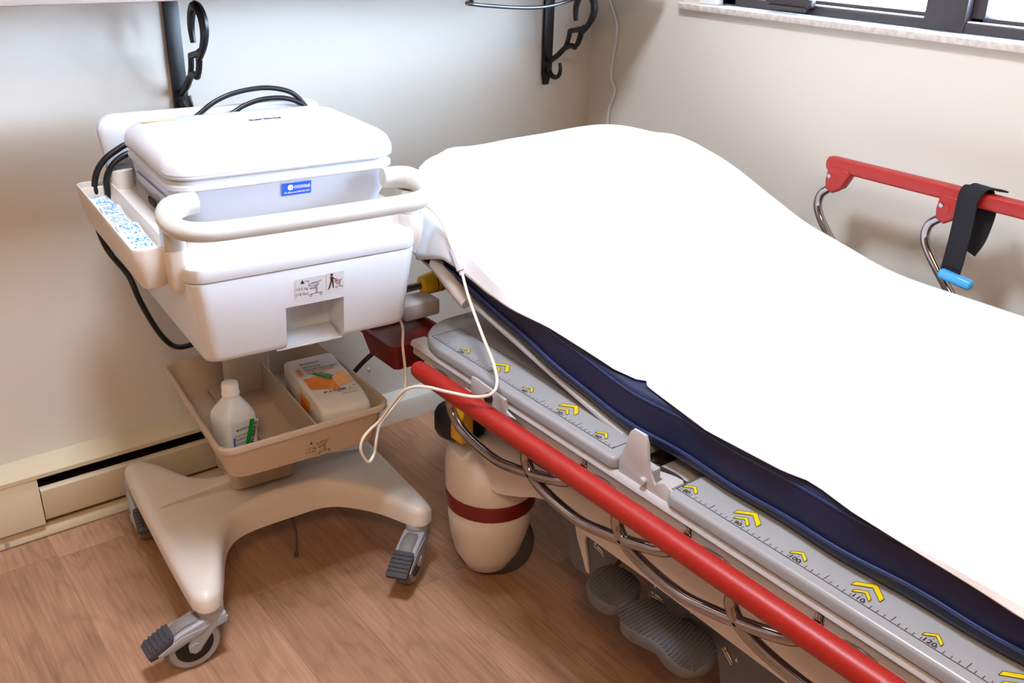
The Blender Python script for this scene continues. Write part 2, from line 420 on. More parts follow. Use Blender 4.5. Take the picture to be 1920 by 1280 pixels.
# wall shelf and its two brackets
b = MB(); b.box(-.30, 1.925, 1.875, 2.203, 1.222, 1.247, .003)
tag(b.build('wall_shelf', 'shelf'), 'grey brown board shelf on the black iron brackets on the back wall', 'shelf')
def bracket(x, y_s, label):
    org = (x, 2.2, .964); e = empty('shelf_bracket', org)
    tag(e, label, 'bracket', 'iron brackets under the wall shelf')
    b = MB(); b.prism([(x-.0165, 1.221), (x-.0165, .965), (x-.010, .930), (x+.006, .930), (x+.0165, .965), (x+.0165, 1.221)], 2.203, 2.193, 'y', .001)
    b.build('wall_plate', 'blackiron', e, org)
    b = MB(); b.box(x-.0165, x+.0165, 1.96, 2.20, 1.215, 1.221, .001); b.build('top_arm', 'blackiron', e, org)
    # scroll work, 5 mm flat bar in the plane x
    def P(l): return [(x, y, z) for y, z in l]
    b = MB()
    th = .0062
    b.tube(P([(2.052, 1.093), (2.056, 1.120), (2.045, 1.165), (2.020, 1.192), (1.990, 1.178), (1.987, 1.150), (2.000, 1.115), (2.030, 1.085)])[::-1][0:0] or
           P([(2.080, 1.118), (2.083, 1.150), (2.070, 1.182), (2.045, 1.196), (2.015, 1.180), (2.008, 1.150), (2.022, 1.120), (2.050, 1.092), (2.062, 1.086)]), lambda t: .0060+.0045*math.sin(PI*min(1, t*1.1)), 8, flat=1)
    b.tube(P([(2.054, 1.084), (2.066, 1.060), (2.084, 1.046)]), .0066, 8)          # diamond outer
    b.tube(P([(2.103, 1.089), (2.080, 1.094), (2.056, 1.100), (2.042, 1.106)]), .0072, 8)
    b.tube(P([(2.103, 1.089), (2.108, 1.066), (2.120, 1.042)]), .0066, 8)
    b.tube(P([(2.076, 1.049), (2.098, 1.050), (2.122, 1.040), (2.150, 1.018), (2.186, .996)]), .0078, 8)
    b.tube(P([(2.076, 1.049), (2.066, 1.066), (2.056, 1.092)]), .0062, 8)
    b.tube(P([(2.190, .976), (2.180, .962), (2.160, .955), (2.143, .962), (2.136, .980), (2.140, .998)]), lambda t: .0085-.0040*t, 8)
    b.build('scroll', 'blackiron', e, org)
    b = MB(); b.cyl((x, 2.192, 1.198), (x, 2.187, 1.198), .006); b.build('screw', 'fin', e, org)
    return e
bracket(.748, 0, 'black iron scroll bracket on the wall above the white machine')
bracket(1.822, 0, 'black iron scroll bracket near the corner above the bed')

# cords on the walls
b = MB(); b.tube([(1.987, 2.135, 1.215), (1.987, 2.126, 1.163), (1.987, 2.089, 1.094), (1.987, 2.097, 1.004), (1.987, 2.099, .95), (1.987, 2.079, .915), (1.987, 2.099, .855), (1.987, 2.100, .80), (1.987, 2.10, .45)], .0045, 8)
tag(b.build('white_cord', 'wallcord'), 'thin white cord hanging down the wall beside the corner', 'cord')
b = MB(); b.tube([(1.30, 2.05, 1.252), (1.303, 1.865, 1.252), (1.315, 1.865, 1.21), (1.33, 1.88, 1.20), (1.37, 1.95, 1.188), (1.50, 1.96, 1.175), (1.60, 1.96, 1.172), (1.67, 1.955, 1.182), (1.71, 1.93, 1.200), (1.722, 1.865, 1.225), (1.73, 1.865, 1.252), (1.74, 2.05, 1.252)], .0045, 8)
tag(b.build('shelf_cable', 'blackrub'), 'black cable sagging below the wall shelf by the right bracket', 'cable')

# ------------------------------------------------------------------ the machine cart
CR = empty('medical_cart', (.71, 1.78, 0), math.radians(-4))
tag(CR, 'beige and white wheeled medical cart with drawer, bin and grab handle', 'cart')
# base: X shaped moulding
def base_outline():
    front = [(-.262, -.235), (-.258, -.268), (-.243, -.287), (-.222, -.286), (-.204, -.268), (-.183, -.215), (-.161, -.155), (-.136, -.108), (-.100, -.080), (-.04, -.070), (.03, -.068), (.085, -.068), (.125, -.083), (.160, -.115), (.195, -.160), (.222, -.212), (.238, -.240), (.256, -.252), (.276, -.247), (.290, -.222)]
    right = [(.292, -.10), (.292, .10)]
    back = [(x+(.0 if x > 0 else 0), -y+.012) for x, y in front][::-1]
    left = [(-.264, .10), (-.264, -.10)]
    return catmull([(x, y, 0) for x, y in front+right+back+left], 4, True)
def base_ring(inset, z):
    P = base_outline(); n = len(P); out = []
    for i in range(n):
        t = P[(i+1) % n]-P[i-1]; nn = Vector((-t.y, t.x, 0)).normalized()
        q = P[i]+nn*inset; out.append(Vector((q.x, q.y, z)))
    return out
def zt(p, z, k=1): # crown of the base: hub stands higher than the tips
    d = max(abs(p.x-.011)/.27, abs(p.y)/.28); return z+.034*(1-min(1, d)**2)*k
BZ = .130
rings = [base_ring(.010, BZ-.002), base_ring(0, BZ), base_ring(0, BZ+.026), base_ring(.004, BZ+.033), base_ring(.011, BZ+.038), base_ring(.020, BZ+.040)]
for i, k in ((2, .55), (3, .9), (4, 1), (5, 1)):
    for p in rings[i]: p.z = zt(p, p.z, k)
b = MB(); b.loft(rings, False, False); b.cap(rings[-1]); b.cap(rings[0])
bmesh.ops.remove_doubles(b.bm, verts=b.bm.verts, dist=.00005)
b.build('base', 'cart', CR, ang=60)
b = MB(); b.loft([rr(.0, .10, .150, .15, .018, .180), rr(.0, .10, .150, .15, .018, .26), rr(.0, .10, .150, .15, .018, .38)]); b.build('pedestal', 'bin', CR)
b = MB(); b.loft([rr(.01, .13, .10, .06, .02, z) for z in (.36, .66)]); b.build('column', 'cart', CR)

# casters
def caster(loc, rz, first=None):
    if first is not None:
        o = copy_tree(first, CR); o.location = loc; o.rotation_euler.z = rz; return o
    b = MB(); b.lathe([(.0205, 0), (.0225, -.003), (.0225, -.012), (.021, -.013), (.021, -.016), (.0222, -.017), (.0222, -.022), (.0215, -.034)], n=24)
    for sy in (-1, 1):
        b.prism([(-.022, -.026), (.020, -.026), (.040, -.040), (.050, -.058), (.049, -.072), (.040, -.079), (.030, -.076), (.024, -.066), (.004, -.040), (-.020, -.038)], sy*.0165, sy*.0215, 'y', .0015)
    b.prism([(-.020, -.020), (.018, -.018), (.060, -.028), (.082, -.038), (.100, -.052), (.098, -.057), (.070, -.050), (.045, -.036), (.010, -.034), (-.020, -.036)], -.021, .021, 'y', .004, 3)
    for sy in (-1, 1):
        b.prism([(.01, -.030), (.060, -.034), (.100, -.052), (.099, -.058), (.072, -.056), (.050, -.048), (.02, -.040)], sy*.0175, sy*.0225, 'y', .0015)
    b.cyl((.038, -.0235, -.065), (.038, .0235, -.065), .009)
    o = b.build('caster', 'castgrey', CR, loc=loc, rz=rz)
    w_ = MB(); c = (.038, 0, -.065)
    w_.mi = 0; w_.lathe([(.030, -.0135), (.046, -.0135), (.0495, -.009), (.0500, 0), (.0495, .009), (.046, .0135), (.030, .0135)], c, 'y', 40)
    w_.mi = 1; w_.lathe([(.034, -.0145), (.0435, -.0145), (.0435, .0145), (.034, .0145)], c, 'y', 40)
    w_.mi = 2; w_.lathe([(.0001, -.0148), (.033, -.0148), (.034, -.012), (.034, .012), (.033, .0148), (.0001, .0148)], c, 'y', 36)
    w_.build('wheel', ['tread', 'castgrey', 'blackrub'], o)
    p = MB()
    p.prism([(.070, -.026), (.112, -.046), (.116, -.052), (.112, -.060), (.098, -.058), (.072, -.042)], -.021, .021, 'y', .003, 2)
    for k in range(5):
        t = .12+k*.19
        p.tube([(.073+.040*t, -.019, -.0265-.019*t), (.073+.040*t, .019, -.0265-.019*t)], .0022, 8, smooth=1)
    p.build('brake_pedal', 'rubber', o)
    return o
KC = 1.17
zc = .115*KC-.002
c0 = caster((-.226, -.256, zc), math.radians(184))
for m_o in [c0]+list(c0.children): m_o.data.transform(Matrix.Scale(KC, 4))
caster((.256, -.222, zc), math.radians(-138), c0)
caster((-.240, .270, zc), math.radians(-94), c0)
caster((.244, .285, zc), math.radians(60), c0)

# storage bin on the pedestal
def binring(inset, z, bow=.0, dz=0):
    R = rr(.012, -.022, .348-2*inset, .432-2*inset, .028, z, 6)
    for p in R:
        ty = (p.y+.022)/.216
        p.x = .012+(p.x-.012)*(1+(-.035)*ty)
        if p.y < -.2+inset: p.y -= bow*(1-((p.x-.012)/.174)**2)
        p.z = z+dz*((p.x-.012)/.174)
    return R
b = MB()
zb, ztp = .362, .452
rings = [binring(.030, zb, .008), binring(.022, zb+.006, .010), binring(.006, ztp-.016, .014, .004), binring(.0055, ztp-.014, .014, .004), binring(-.001, ztp-.013, .015, .004), binring(-.002, ztp-.004, .015, .004), binring(.0, ztp, .015, .004), binring(.004, ztp, .015, .004), binring(.007, ztp-.004, .014, .004), binring(.026, zb+.010, .008), binring(.032, zb+.008, .006)]
b.loft(rings); b.build('storage_bin', 'bin', CR)
sbin = [o for o in CR.children if o.name.startswith('storage_bin')][0]
def slab(x0, y0, x1, y1, z0, z1a, z1b, t=.004):
    b = MB(); d = Vector((x1-x0, y1-y0, 0)).normalized(); n = Vector((-d.y, d.x, 0))*t/2
    A = [Vector((x0, y0, z0)), Vector((x1, y1, z0)), Vector((x1, y1, z1b)), Vector((x0, y0, z1a))]
    b.loft([[p-n for p in A], [p+n for p in A]]); return b
slab(.030, -.228, .038, .178, .371, .446, .446).build('divider', 'bin', sbin)
slab(-.058, -.226, -.054, .02, .371, .398, .398).build('low_divider', 'bin', sbin)
for x in (-.03, -.018, .022, .030):
    b = MB(); b.box(x-.0015, x+.0015, .168, .176, .375, .44, .001); b.build('slot_rib', 'bin', sbin)
# marks on bin front
b = MB(); o = (.018, -.2478, .405); r_ = (1, 0, .02); u_ = (0, -.16, 1)
b.decal([[(-.012, .012), (-.006, .012), (-.009, .019)]], o, r_, u_)
b.text('<2 kg', .009, (.009, -.2478, .404), r_, u_); b.text('(<5 lbs)', .008, (.008, -.2470, .396), r_, u_)
def cartglyph(b, o, r_, u_, s):
    def ln(x0, y0, x1, y1, w=.0011/s):
        d = Vector((x1-x0, y1-y0)); l = d.length; n = Vector((-d.y, d.x))/l*w/2
        b.decal([[((x0+n.x)*s, (y0+n.y)*s), ((x1+n.x)*s, (y1+n.y)*s), ((x1-n.x)*s, (y1-n.y)*s), ((x0-n.x)*s, (y0-n.y)*s)]], o, r_, u_)
    ln(.0, .9, .7, .9); ln(.0, .9, 0, .75); ln(0, .75, .7, .75); ln(.7, .75, .7, .9); ln(.2, .98, .6, .98); ln(.6, .98, .9, 1.05)
    ln(.5, .75, .5, .15); ln(.6, .75, .6, .15); ln(.1, .12, .9, .15); ln(.1, .6, .5, .6); ln(.1, .6, .1, .5); ln(.1, .5, .5, .52)
    for cx in (.12, .88):
        for k in range(8):
            a0, a1 = k*PI/4, (k+1)*PI/4
            ln(cx+.09*math.cos(a0), .04+.09*math.sin(a0), cx+.09*math.cos(a1), .04+.09*math.sin(a1))
cartglyph(b, (.020, -.2484, .391), r_, u_, .030)
b.build('load_marking', 'ink', sbin, smooth=False, recalc=False, label='small black load limit drawing printed on the bin front')

# drawer unit
XC = .010
def drring(w, y0, y1, r, z): return rr(XC, (y0+y1)/2, w, y1-y0, r, z, 6)
b = MB()
b.loft([drring(.372, -.280, .215, .022, .6525), drring(.386, -.289, .22, .026, .657), drring(.394, -.295, .22, .028, .668), drring(.430, -.307, .22, .030, .808), drring(.428, -.306, .22, .030, .810)])
drw = b.build('drawer', 'cartwhite', CR)
cut = MB(); cut.loft([rr(.0155, -.272, .112, .11, .012, z, 5) for z in (.60, .738)])
# rounded upper corners of the notch
cut.bm.verts.ensure_lookup_table()
cob = cut.build('cutter', 'cartwhite', CR)
md = drw.modifiers.new('n', 'BOOLEAN'); md.object = cob; md.operation = 'DIFFERENCE'; md.solver = 'EXACT'
bpy.context.view_layer.update()
dg = bpy.context.evaluated_depsgraph_get(); me = bpy.data.meshes.new_from_object(drw.evaluated_get(dg))
drw.modifiers.clear(); drw.data = me; me.polygons.foreach_set('use_smooth', [True]*len(me.polygons)); me.set_sharp_from_angle(angle=math.radians(38))
bpy.data.objects.remove(cob)
b = MB(); b.box(-.056, .073, -.283, -.20, .6485, .652, .0015); b.prism([(-.280, .649), (-.280, .6535), (-.262, .662), (-.232, .664), (-.218, .655), (-.218, .649)], -.038, .067, 'x', .001)
b.build('pull_lip', 'cartwhite', drw)
# stickers on the drawer front
def dfront(x, z): # drawer face point
    y = -.295-(z-.668)*(.012/.14); return (x, y-.0005, z)
un = Vector((0, -.086, 1)).normalized(); rn = Vector((1, 0, 0))
b = MB(); b.mi = 0
b.decal([[(0, 0), (.058, 0), (.058, .040), (0, .040)]], dfront(-.022, .750), rn, un, .0004); b.decal([[(0, 0), (.034, 0), (.034, .036), (0, .036)]], dfront(.038, .755), rn, un, .0004)
b.mi = 1
b.decal([[(.010, .030), (.018, .030), (.014, .038)], [(.0175, .0345), (.026, .0345), (.026, .0335), (.0175, .0335)], [(.025, .0345), (.026, .0345), (.026, .030), (.025, .030)]], dfront(-.022, .750), rn, un, .0009)
b.text('<3.5 kg', .0078, dfront(-.0095, .7675), rn, un, .0009); b.text('(<8 lbs)', .0078, dfront(-.0090, .7575), rn, un, .0009)
cartglyph(b, dfront(.004, .7535), rn, un, .026)
hd = [(.010+.0026*math.cos(k*PI/4), .0325+.0026*math.sin(k*PI/4)) for k in range(8)]
b.decal([hd, [(.007, .029), (.012, .029), (.013, .019), (.008, .019)], [(.011, .028), (.018, .023), (.0175, .0215), (.010, .025)], [(.008, .020), (.0105, .020), (.006, .006), (.003, .006)], [(.010, .020), (.013, .020), (.014, .006), (.0115, .006)],
         [(.002, .0055), (.0055, .0055), (.0055, .004), (.001, .004)]], dfront(.038, .755), rn, un, .0009)
b.mi = 2; b.decal([[(.014, .016), (.016, .016), (.022, .024), (.020, .024)], [(.014, .024), (.016, .024), (.022, .016), (.020, .016)]], dfront(.038, .755), rn, un, .0012)
b.mi = 3; cartglyph(b, dfront(.055, .760), rn, un, .015)
b.build('warning_stickers', ['paper', 'ink', 'redink', 'seam'], drw, smooth=False, recalc=False)
# top of drawer housing and work top
b = MB()
b.loft([drring(.432, -.3075, .22, .032, .8125), drring(.434, -.3085, .22, .032, .815), drring(.434, -.3085, .22, .032, .836), drring(.426, -.3045, .22, .032, .8425), drring(.410, -.297, .22, .030, .845)])
b.build('drawer_housing', 'cartwhite', CR)
b = MB(); b.loft([drring(.43, -.262, .22, .03, .838), drring(.452, -.258, .225, .03, .842), drring(.456, -.254, .228, .03, .862), drring(.448, -.250, .226, .03, .868), drring(.43, -.24, .22, .03, .869)])
b.build('work_top', 'cart', CR)
# shoulders that carry the handle posts
for sx, nm in ((-1, 0), (1, 1)):
    cx = XC+sx*.2215
    b = MB(); b.loft([rr(cx, -.262, .020, .022, .008, .792), rr(cx, -.264, .030, .034, .012, .806), rr(cx, -.262, .040, .050, .014, .835), rr(cx, -.255, .044, .060, .016, .862), rr(cx, -.255, .042, .058, .016, .866)])
    b.build('handle_shoulder', 'cart', CR)
# handle
hy, hz = -.345, .912
hp = [(XC-.172, -.250, .936), (XC-.200, -.253, .935), (XC-.222, -.268, .932), (XC-.232, -.298, .926), (XC-.224, -.330, .919), (XC-.190, hy-.002, .914), (XC-.12, hy-.004, .912), (XC, hy-.006, .912), (XC+.12, hy-.004, .912), (XC+.190, hy-.002, .914), (XC+.224, -.330, .919), (XC+.232, -.298, .926), (XC+.222, -.268, .932), (XC+.200, -.253, .935), (XC+.172, -.250, .936)]
b = MB(); b.tube(hp, lambda t: .0165+.0050*max(0, 1-abs(min(t, 1-t)-.12)/.16), 20, 8)
hnd = b.build('grab_handle', 'handle', CR)
b = MB()
for sx in (-1, 1):
    b = MB(); b.loft([rr(XC+sx*.2195, -.258, .036, .046, .014, z) for z in (.862, .912)]); b.build('handle_post', 'handle', hnd)
# side trays (left one holds the electrode packets)
def side_tray(sx):
    x0, x1 = (-.278, -.214) if sx < 0 else (.234, .290)
    cx, wd = (x0+x1)/2, x1-x0
    def ring(ins, z, stp=0):
        R = rr(cx, -.045, wd-2*ins, .455-2*ins, .018-ins*.4, z, 5)
        for p in R:
            if stp:
                t = min(1, max(0, (-.08-p.y)/.02)); t = t*t*(3-2*t); p.z -= stp*t
        return R
    b = MB()
    b.loft([ring(.016, .800), ring(.012, .803), ring(.003, .835), ring(.0, .876, .006), ring(.001, .880, .006), ring(.0035, .880, .006), ring(.0045, .876, .006), ring(.009, .845), ring(.012, .842)])
    b.box(x0+.006, x1-.006, .150, .154, .845, .876, .001)
    return b.build('side_tray', 'cart', CR)
side_tray(-1)
# back panel (paper holder) standing behind the machine
b = MB()
def pring(y, ins):
    out = []
    for p in rr(.010, 0, .470-2*ins, .185-2*ins, .035, 0, 6):
        zz = .915+p.y; out.append(Vector((p.x*(1-.10*(1.0-(zz-.82)/.18)) if zz < 1.0 else p.x, y-(zz-.9)*.10, zz)))
    return out
b.loft([pring(.205, .008), pring(.198, .002), pring(.196, 0), pring(.180, 0), pring(.176, .003), pring(.173, .010)])
b.build('back_panel', 'cartwhite', CR)
for x_ in (-.195, .215):
    b = MB(); b.cyl((x_, .150, .862), (x_, .150, .905), .022); b.build('rear_post', 'cart', CR)
b = MB(); b.box(-.215, -.16, .15, .19, .900, .908, .002); b.build('rear_clip', 'seam', CR)
b = MB(); b.tube([(.03, -.02, .118), (.04, -.03, .06), (.03, -.05, .02)], .0025, 8); b.tube([(.03, -.05, .02), (.026, -.056, .010)], .005, 8); b.build('antistatic_strap', 'rubber', CR)

# ------------------------------------------------------------------ ECG machine
EG = empty('ecg_machine', (.71, 1.78, .869), math.radians(-4)); eo = (0, 0, .869)
tag(EG, 'closed white and grey cardiograph machine lying on the cart top', 'machine')
def er(w, y0, y1, r, z, xc=.020): return rr(xc, (y0+y1)/2, w, y1-y0, r, z, 8)
b = MB()
b.loft([er(.350, -.170, .100, .03, .8695), er(.372, -.190, .108, .034, .874), er(.404, -.206, .112, .04, .905), er(.414, -.212, .115, .042, .942)])
body = b.build('body', 'devgrey', EG, eo)
b = MB(); b.loft([er(.416, -.213, .116, .042, .942), er(.424, -.218, .118, .044, .946), er(.424, -.218, .118, .044, .953), er(.412, -.212, .116, .042, .957), er(.404, -.208, .114, .04, .962)])
b.build('upper_rim', 'cartwhite', body, eo)
b = MB(); b.loft([er(.404, -.206, .114, .04, .9605), er(.420, -.216, .120, .046, .963), er(.430, -.222, .122, .05, .968), er(.430, -.222, .122, .05, .9715)], True, True)
b.loft([er(.4285, -.2212, .1214, .05, .9715), er(.4285, -.2212, .1214, .05, .9722)], False, False)
b.loft([er(.431, -.2225, .1225, .05, .9722), er(.430, -.222, .122, .052, .985), er(.420, -.216, .116, .052, .998), er(.402, -.205, .106, .05, 1.006), er(.378, -.190, .092, .046, 1.0095), er(.34, -.17, .07, .04, 1.011)])
lid = b.build('lid', 'devwhite', EG, eo, ang=50)
b = MB(); b.text('PHILIPS', .0150, (.052, -.003, 1.0112), (-1, 0, 0), (0, -1, 0), .0006, bold=.035, sx=1.35); b.build('lid_lettering', 'ink', lid, eo, smooth=False, recalc=False)
b = MB(); b.decal([[(-.165, .055), (-.10, .056), (-.10, .070), (-.165, .069)]], (0, 0, 1.0112), (1, 0, 0), (0, 1, 0), .0005); b.build('sticker', 'peach', lid, eo, smooth=False, recalc=False, label='peach strip sticker')
# asset label on the front face
fy = lambda z: -.2125-(z-.942)*(.006/.037)
un2 = Vector((0, -.16, 1)).normalized(); o = (.001, fy(.915)-.0006, .914)
b = MB(); b.mi = 0; b.decal([[(0, 0), (.056, 0), (.056, .024), (0, .024)]], o, (1, 0, 0), un2, .0005)
b.mi = 1; b.decal([[(.0165+.0055*math.cos(k*PI/8), .0155+.0055*math.sin(k*PI/8)) for k in range(16)]], o, (1, 0, 0), un2, .0010)
b.text('0000068', .0088, Vector(o)+Vector((.0385, 0, 0))+un2*.0125, (1, 0, 0), un2, .0010, bold=.01); b.text('Bio-Electronics 800-405-4995', .0042, Vector(o)+Vector((.029, 0, 0))+un2*.0045, (1, 0, 0), un2, .0010, bold=.01, sx=.95)
b.mi = 0; b.text('DII', .0052, Vector(o)+Vector((.0165, -.0004, 0))+un2*.0138, (1, 0, 0), un2, .0012)
b.build('asset_label', ['blueink', 'whiteink'], body, eo, smooth=False, recalc=False, label='blue asset label with white number')
# side vents on the left face
b = MB()
b.box(-.1905, -.186, -.08, -.03, .884, .896, .004, rot=Matrix.Rotation(0, 3, 'X')); b.build('side_port', 'dark', body, eo, label='dark oval port on the left side')
b = MB(); b.box(-.1868, -.1852, -.15, .05, .922, .9235); b.build('side_seam', 'seam', body, eo, smooth=False)

# ------------------------------------------------------------------ electrode packets in the side tray
def packet(i, x, y, z, rz, tilt, label, L=.062, W=.036):
    e = MB(); nx, ny = 30, 18
    def H(u, v, top):
        edge = min(u, 1-u)*2; ev = min(v, 1-v)*2
        puff = .004*(min(1, edge*3)**.6)*(min(1, ev*3)**.6)
        n = mnoise.noise(Vector((u*6+i*7, v*5, i)))*.0018*min(1, edge*3)*min(1, ev*3)
        return (puff+n) if top else 0
    V = {}
    for top in (0, 1):
        for a in range(nx+1):
            for c in range(ny+1):
                u, v = a/nx, c/ny
                V[top, a, c] = e.bm.verts.new(((v-.5)*W, (u-.5)*L, H(u, v, top) + (.0005 if top else 0)))
    for a in range(nx):
        for c in range(ny):
            f = e.bm.faces.new((V[1, a, c], V[1, a, c+1], V[1, a+1, c+1], V[1, a+1, c]))
            f.material_index = 1 if (mnoise.noise(Vector((a*.55+i*9, c*.8, i*3.3)))+.5*mnoise.noise(Vector((a*.17, c*.2+i, 5))) > .16 and 2 < a < nx-2 and 1 < c < ny-2 and (a % 4 or c % 3)) else 0
            e.bm.faces.new((V[0, a, c], V[0, a+1, c], V[0, a+1, c+1], V[0, a, c+1]))
    per = [(a, 0) for a in range(nx)]+[(nx, c) for c in range(ny)]+[(a, ny) for a in range(nx, 0, -1)]+[(0, c) for c in range(ny, 0, -1)]
    for k in range(len(per)):
        p, q = per[k], per[(k+1) % len(per)]
        e.bm.faces.new((V[0, p[0], p[1]], V[0, q[0], q[1]], V[1, q[0], q[1]], V[1, p[0], p[1]]))
    bmesh.ops.recalc_face_normals(e.bm, faces=e.bm.faces)
    o = e.build('electrode_packet', ['wrap', 'bluecap'], recalc=False)
    Mw = Matrix.Translation((.71, 1.78, 0)) @ Matrix.Rotation(math.radians(-4), 4, 'Z')
    o.matrix_world = Mw @ Matrix.Translation((x, y, z)) @ Matrix.Rotation(rz, 4, 'Z') @ Matrix.Rotation(tilt, 4, 'X')
    tag(o, label, 'packet', 'clear electrode packets in the side tray')
packet(1, -.247, .085, .858, .10, .10, 'clear packet with faint blue print at the far end of the side tray', .085)
packet(2, -.246, .020, .862, -.08, .05, 'clear electrode packet lying second from the far end of the side tray', .07)
packet(3, -.247, -.050, .858, .06, .08, 'blue printed clear packet in the middle of the side tray', .078, .038)
packet(4, -.245, -.112, .861, -.05, .06, 'clear packet with dense blue print just behind the nearest packet', .075, .040)
packet(5, -.246, -.182, .858, .04, .10, 'glossy clear packet at the near end of the side tray', .066, .040)

# ------------------------------------------------------------------ bottle and gauze pack in the bin
Mw = Matrix.Translation((.71, 1.78, 0)) @ Matrix.Rotation(math.radians(-4), 4, 'Z')
bl = empty('plastic_bottle', Mw @ Vector((-.104, -.126, .371)), math.radians(8))
tag(bl, 'milky plastic bottle with white cap and green barcode sticker in the bin', 'bottle')
b = MB()
def br(w, r, z): return rr(0, 0, w, w, r, z, 6)
b.loft([br(.066, .012, 0), br(.072, .014, .003), br(.072, .014, .086), br(.070, .015, .094), br(.060, .018, .106), br(.040, .0195, .122), br(.032, .0158, .128), br(.030, .0149, .134), br(.030, .0149, .138)])
body = b.build('bottle_body', 'bottle', bl)
b = MB(); b.lathe([(.0168, .131), (.0178, .133), (.0178, .137), (.0168, .138), (.0168, .152), (.0155, .158), (.011, .1605), (.0001, .161)]); b.build('cap', 'cap', bl)
o = (-.016, -.0363, .027); R1, U1 = (1, 0, 0), (0, 0, 1)
b = MB(); b.mi = 0; b.decal([[(-.010, 0), (.042, 0), (.042, .058), (-.010, .058)]], o, R1, U1, .0003)
b.mi = 1; b.text('MCKESSON', .0062, (.000, -.0364, .067), R1, U1, .0006, center=True, bold=.03); b.text('Isopropyl', .0075, (-.0205, -.0364, .055), R1, U1, .0006, center=False)
b.text('Rubbing', .0095, (-.0205, -.0364, .046), R1, U1, .0006, center=False); b.text('Alcohol 70%', .0072, (-.0205, -.0364, .037), R1, U1, .0006, center=False); b.text('Antiseptic', .005, (-.0205, -.0364, .031), R1, U1, .0006, center=False)
b.mi = 2; b.decal([[(-.008, .004), (-.0045, .004), (-.0045, .028), (-.008, .028)]], o, R1, U1, .0007)
an = math.radians(-17); Rg = (math.cos(an), 0, math.sin(an)); Ug = (-math.sin(an), 0, math.cos(an)); og = (-.002, -.0368, .026)
b.mi = 0; b.decal([[(0, 0), (.020, 0), (.020, .062), (0, .062)]], og, Rg, Ug, .0004)
b.mi = 3; b.decal([[(0, 0), (.010, 0), (.010, .062), (0, .062)]], og, Rg, Ug, .0009)
b.mi = 1; y = .004
while y < .056: h_ = random.choice((.0012, .0018, .0026)); b.decal([[(.0095, y), (.018, y), (.018, y+h_), (.0095, y+h_)]], og, Rg, Ug, .0012); y += h_+random.choice((.0011, .0018))
b.build('bottle_label', ['paper', 'ink', 'blueink', 'greenlab'], body, smooth=False, recalc=False)

gz = empty('gauze_sponge_pack', Mw @ Vector((.108, -.100, .373)), math.radians(-4-3))
tag(gz, 'white and orange pack of woven gauze sponges in the right side of the bin', 'pack')
GW, GL, GH = .112, .236, .100
def gpt(x, y, z):
    n = mnoise.noise(Vector((x*26, y*22, z*26)))*.0022
    fr_ = max(0, (-y-.06)/.055)
    return Vector((x+n+ (0 if x > 0 else .004*fr_), y, z*(1-.10*min(1.2, fr_))+ .05*(y+.0)*.35*(z/GH) + n))
rings = []
for t, sc, rad in ((-.5, .80, .02), (-.49, .92, .016), (-.47, .99, .012), (-.44, 1, .010)) + tuple((k, 1, .008) for k in (-.38, -.3, -.22, -.14, -.05, .04, .13, .22, .31, .4, .46)) + ((.49, .97, .01), (.5, .9, .012)):
    ring = []
    for p in rr(0, 0, GW*sc, GH*sc, rad, 0, 4):
        ring.append(gpt(p.x, t*GL, max(.0, p.y+GH/2)))
    rings.append(ring)
b = MB(); b.loft(rings); pk = b.build('gauze_pack', 'gauzepack', gz, ang=60)
def gtop(b, poly, sub=1, eps=.0012):
    b._fin([b.bm.faces.new([b.bm.verts.new(gpt(x, y, GH)+Vector((0, 0, eps))) for x, y in poly])])
b = MB(); b.mi = 0
def quadg(x0, x1, yl0, yl1, yr0, yr1, n=8, m=8, eps=.0014):
    for i in range(n):
        for j in range(m):
            def q(a, c):
                x = x0+(x1-x0)*a/n; t = a/n
                lo = yl0+(yr0-yl0)*t; hi = yl1+(yr1-yl1)*t
                return (x, lo+(hi-lo)*c/m)
            gtop(b, [q(i, j), q(i+1, j), q(i+1, j+1), q(i, j+1)], eps=eps)
quadg(-.047, .010, -.038, .012, -.058, .014)
b.mi = 1; quadg(.010, .0465, -.048, .014, -.036, .018)
b.mi = 0; quadg(-.046, -.037, .030, .060, .030, .060, 3, 3)
zt_ = lambda y: gpt(0, y, GH).z
U2 = Vector((0, 1, .016)).normalized()
b.mi = 2
def gt(t, s, x, y, c=False, bold=.01, mi=2): b.mi = mi; b.text(t, s, (x, y, gpt(x, y, GH).z+.0012), (1, 0, 0), U2, .0008, center=c, bold=bold)
gt('MCKESSON', .0085, -.030, .078, bold=.035); gt('Woven', .0135, -.030, .060, bold=.015, mi=3); gt('Gauze Sponges', .0120, -.030, .0485, bold=.015, mi=3)
gt('NON-STERILE', .0105, -.030, .038, bold=.03, mi=0); gt('100% Cotton  12 ply', .0050, -.030, .031, mi=3)
gt('4" x 4"', .0105, -.028, -.066, bold=.03); gt('|', .013, .0, -.067); gt('200', .0115, .004, -.066, bold=.035); gt('|', .013, .028, -.067); gt('Not made with latex', .0030, .026, -.070); gt('sponges per bag', .0034, .003, -.071)
gt('NON 44122000', .0048, .008, -.080)
b.mi = 2
cc = [(.040+.0035*math.cos(k*PI/6), -.056+.0035*math.sin(k*PI/6)) for k in range(12)]
ci = [(.040+.0025*math.cos(k*PI/6), -.056+.0025*math.sin(k*PI/6)) for k in range(12)]
for k in range(12): gtop(b, [cc[k], cc[(k+1) % 12], ci[(k+1) % 12], ci[k]], eps=.0016)
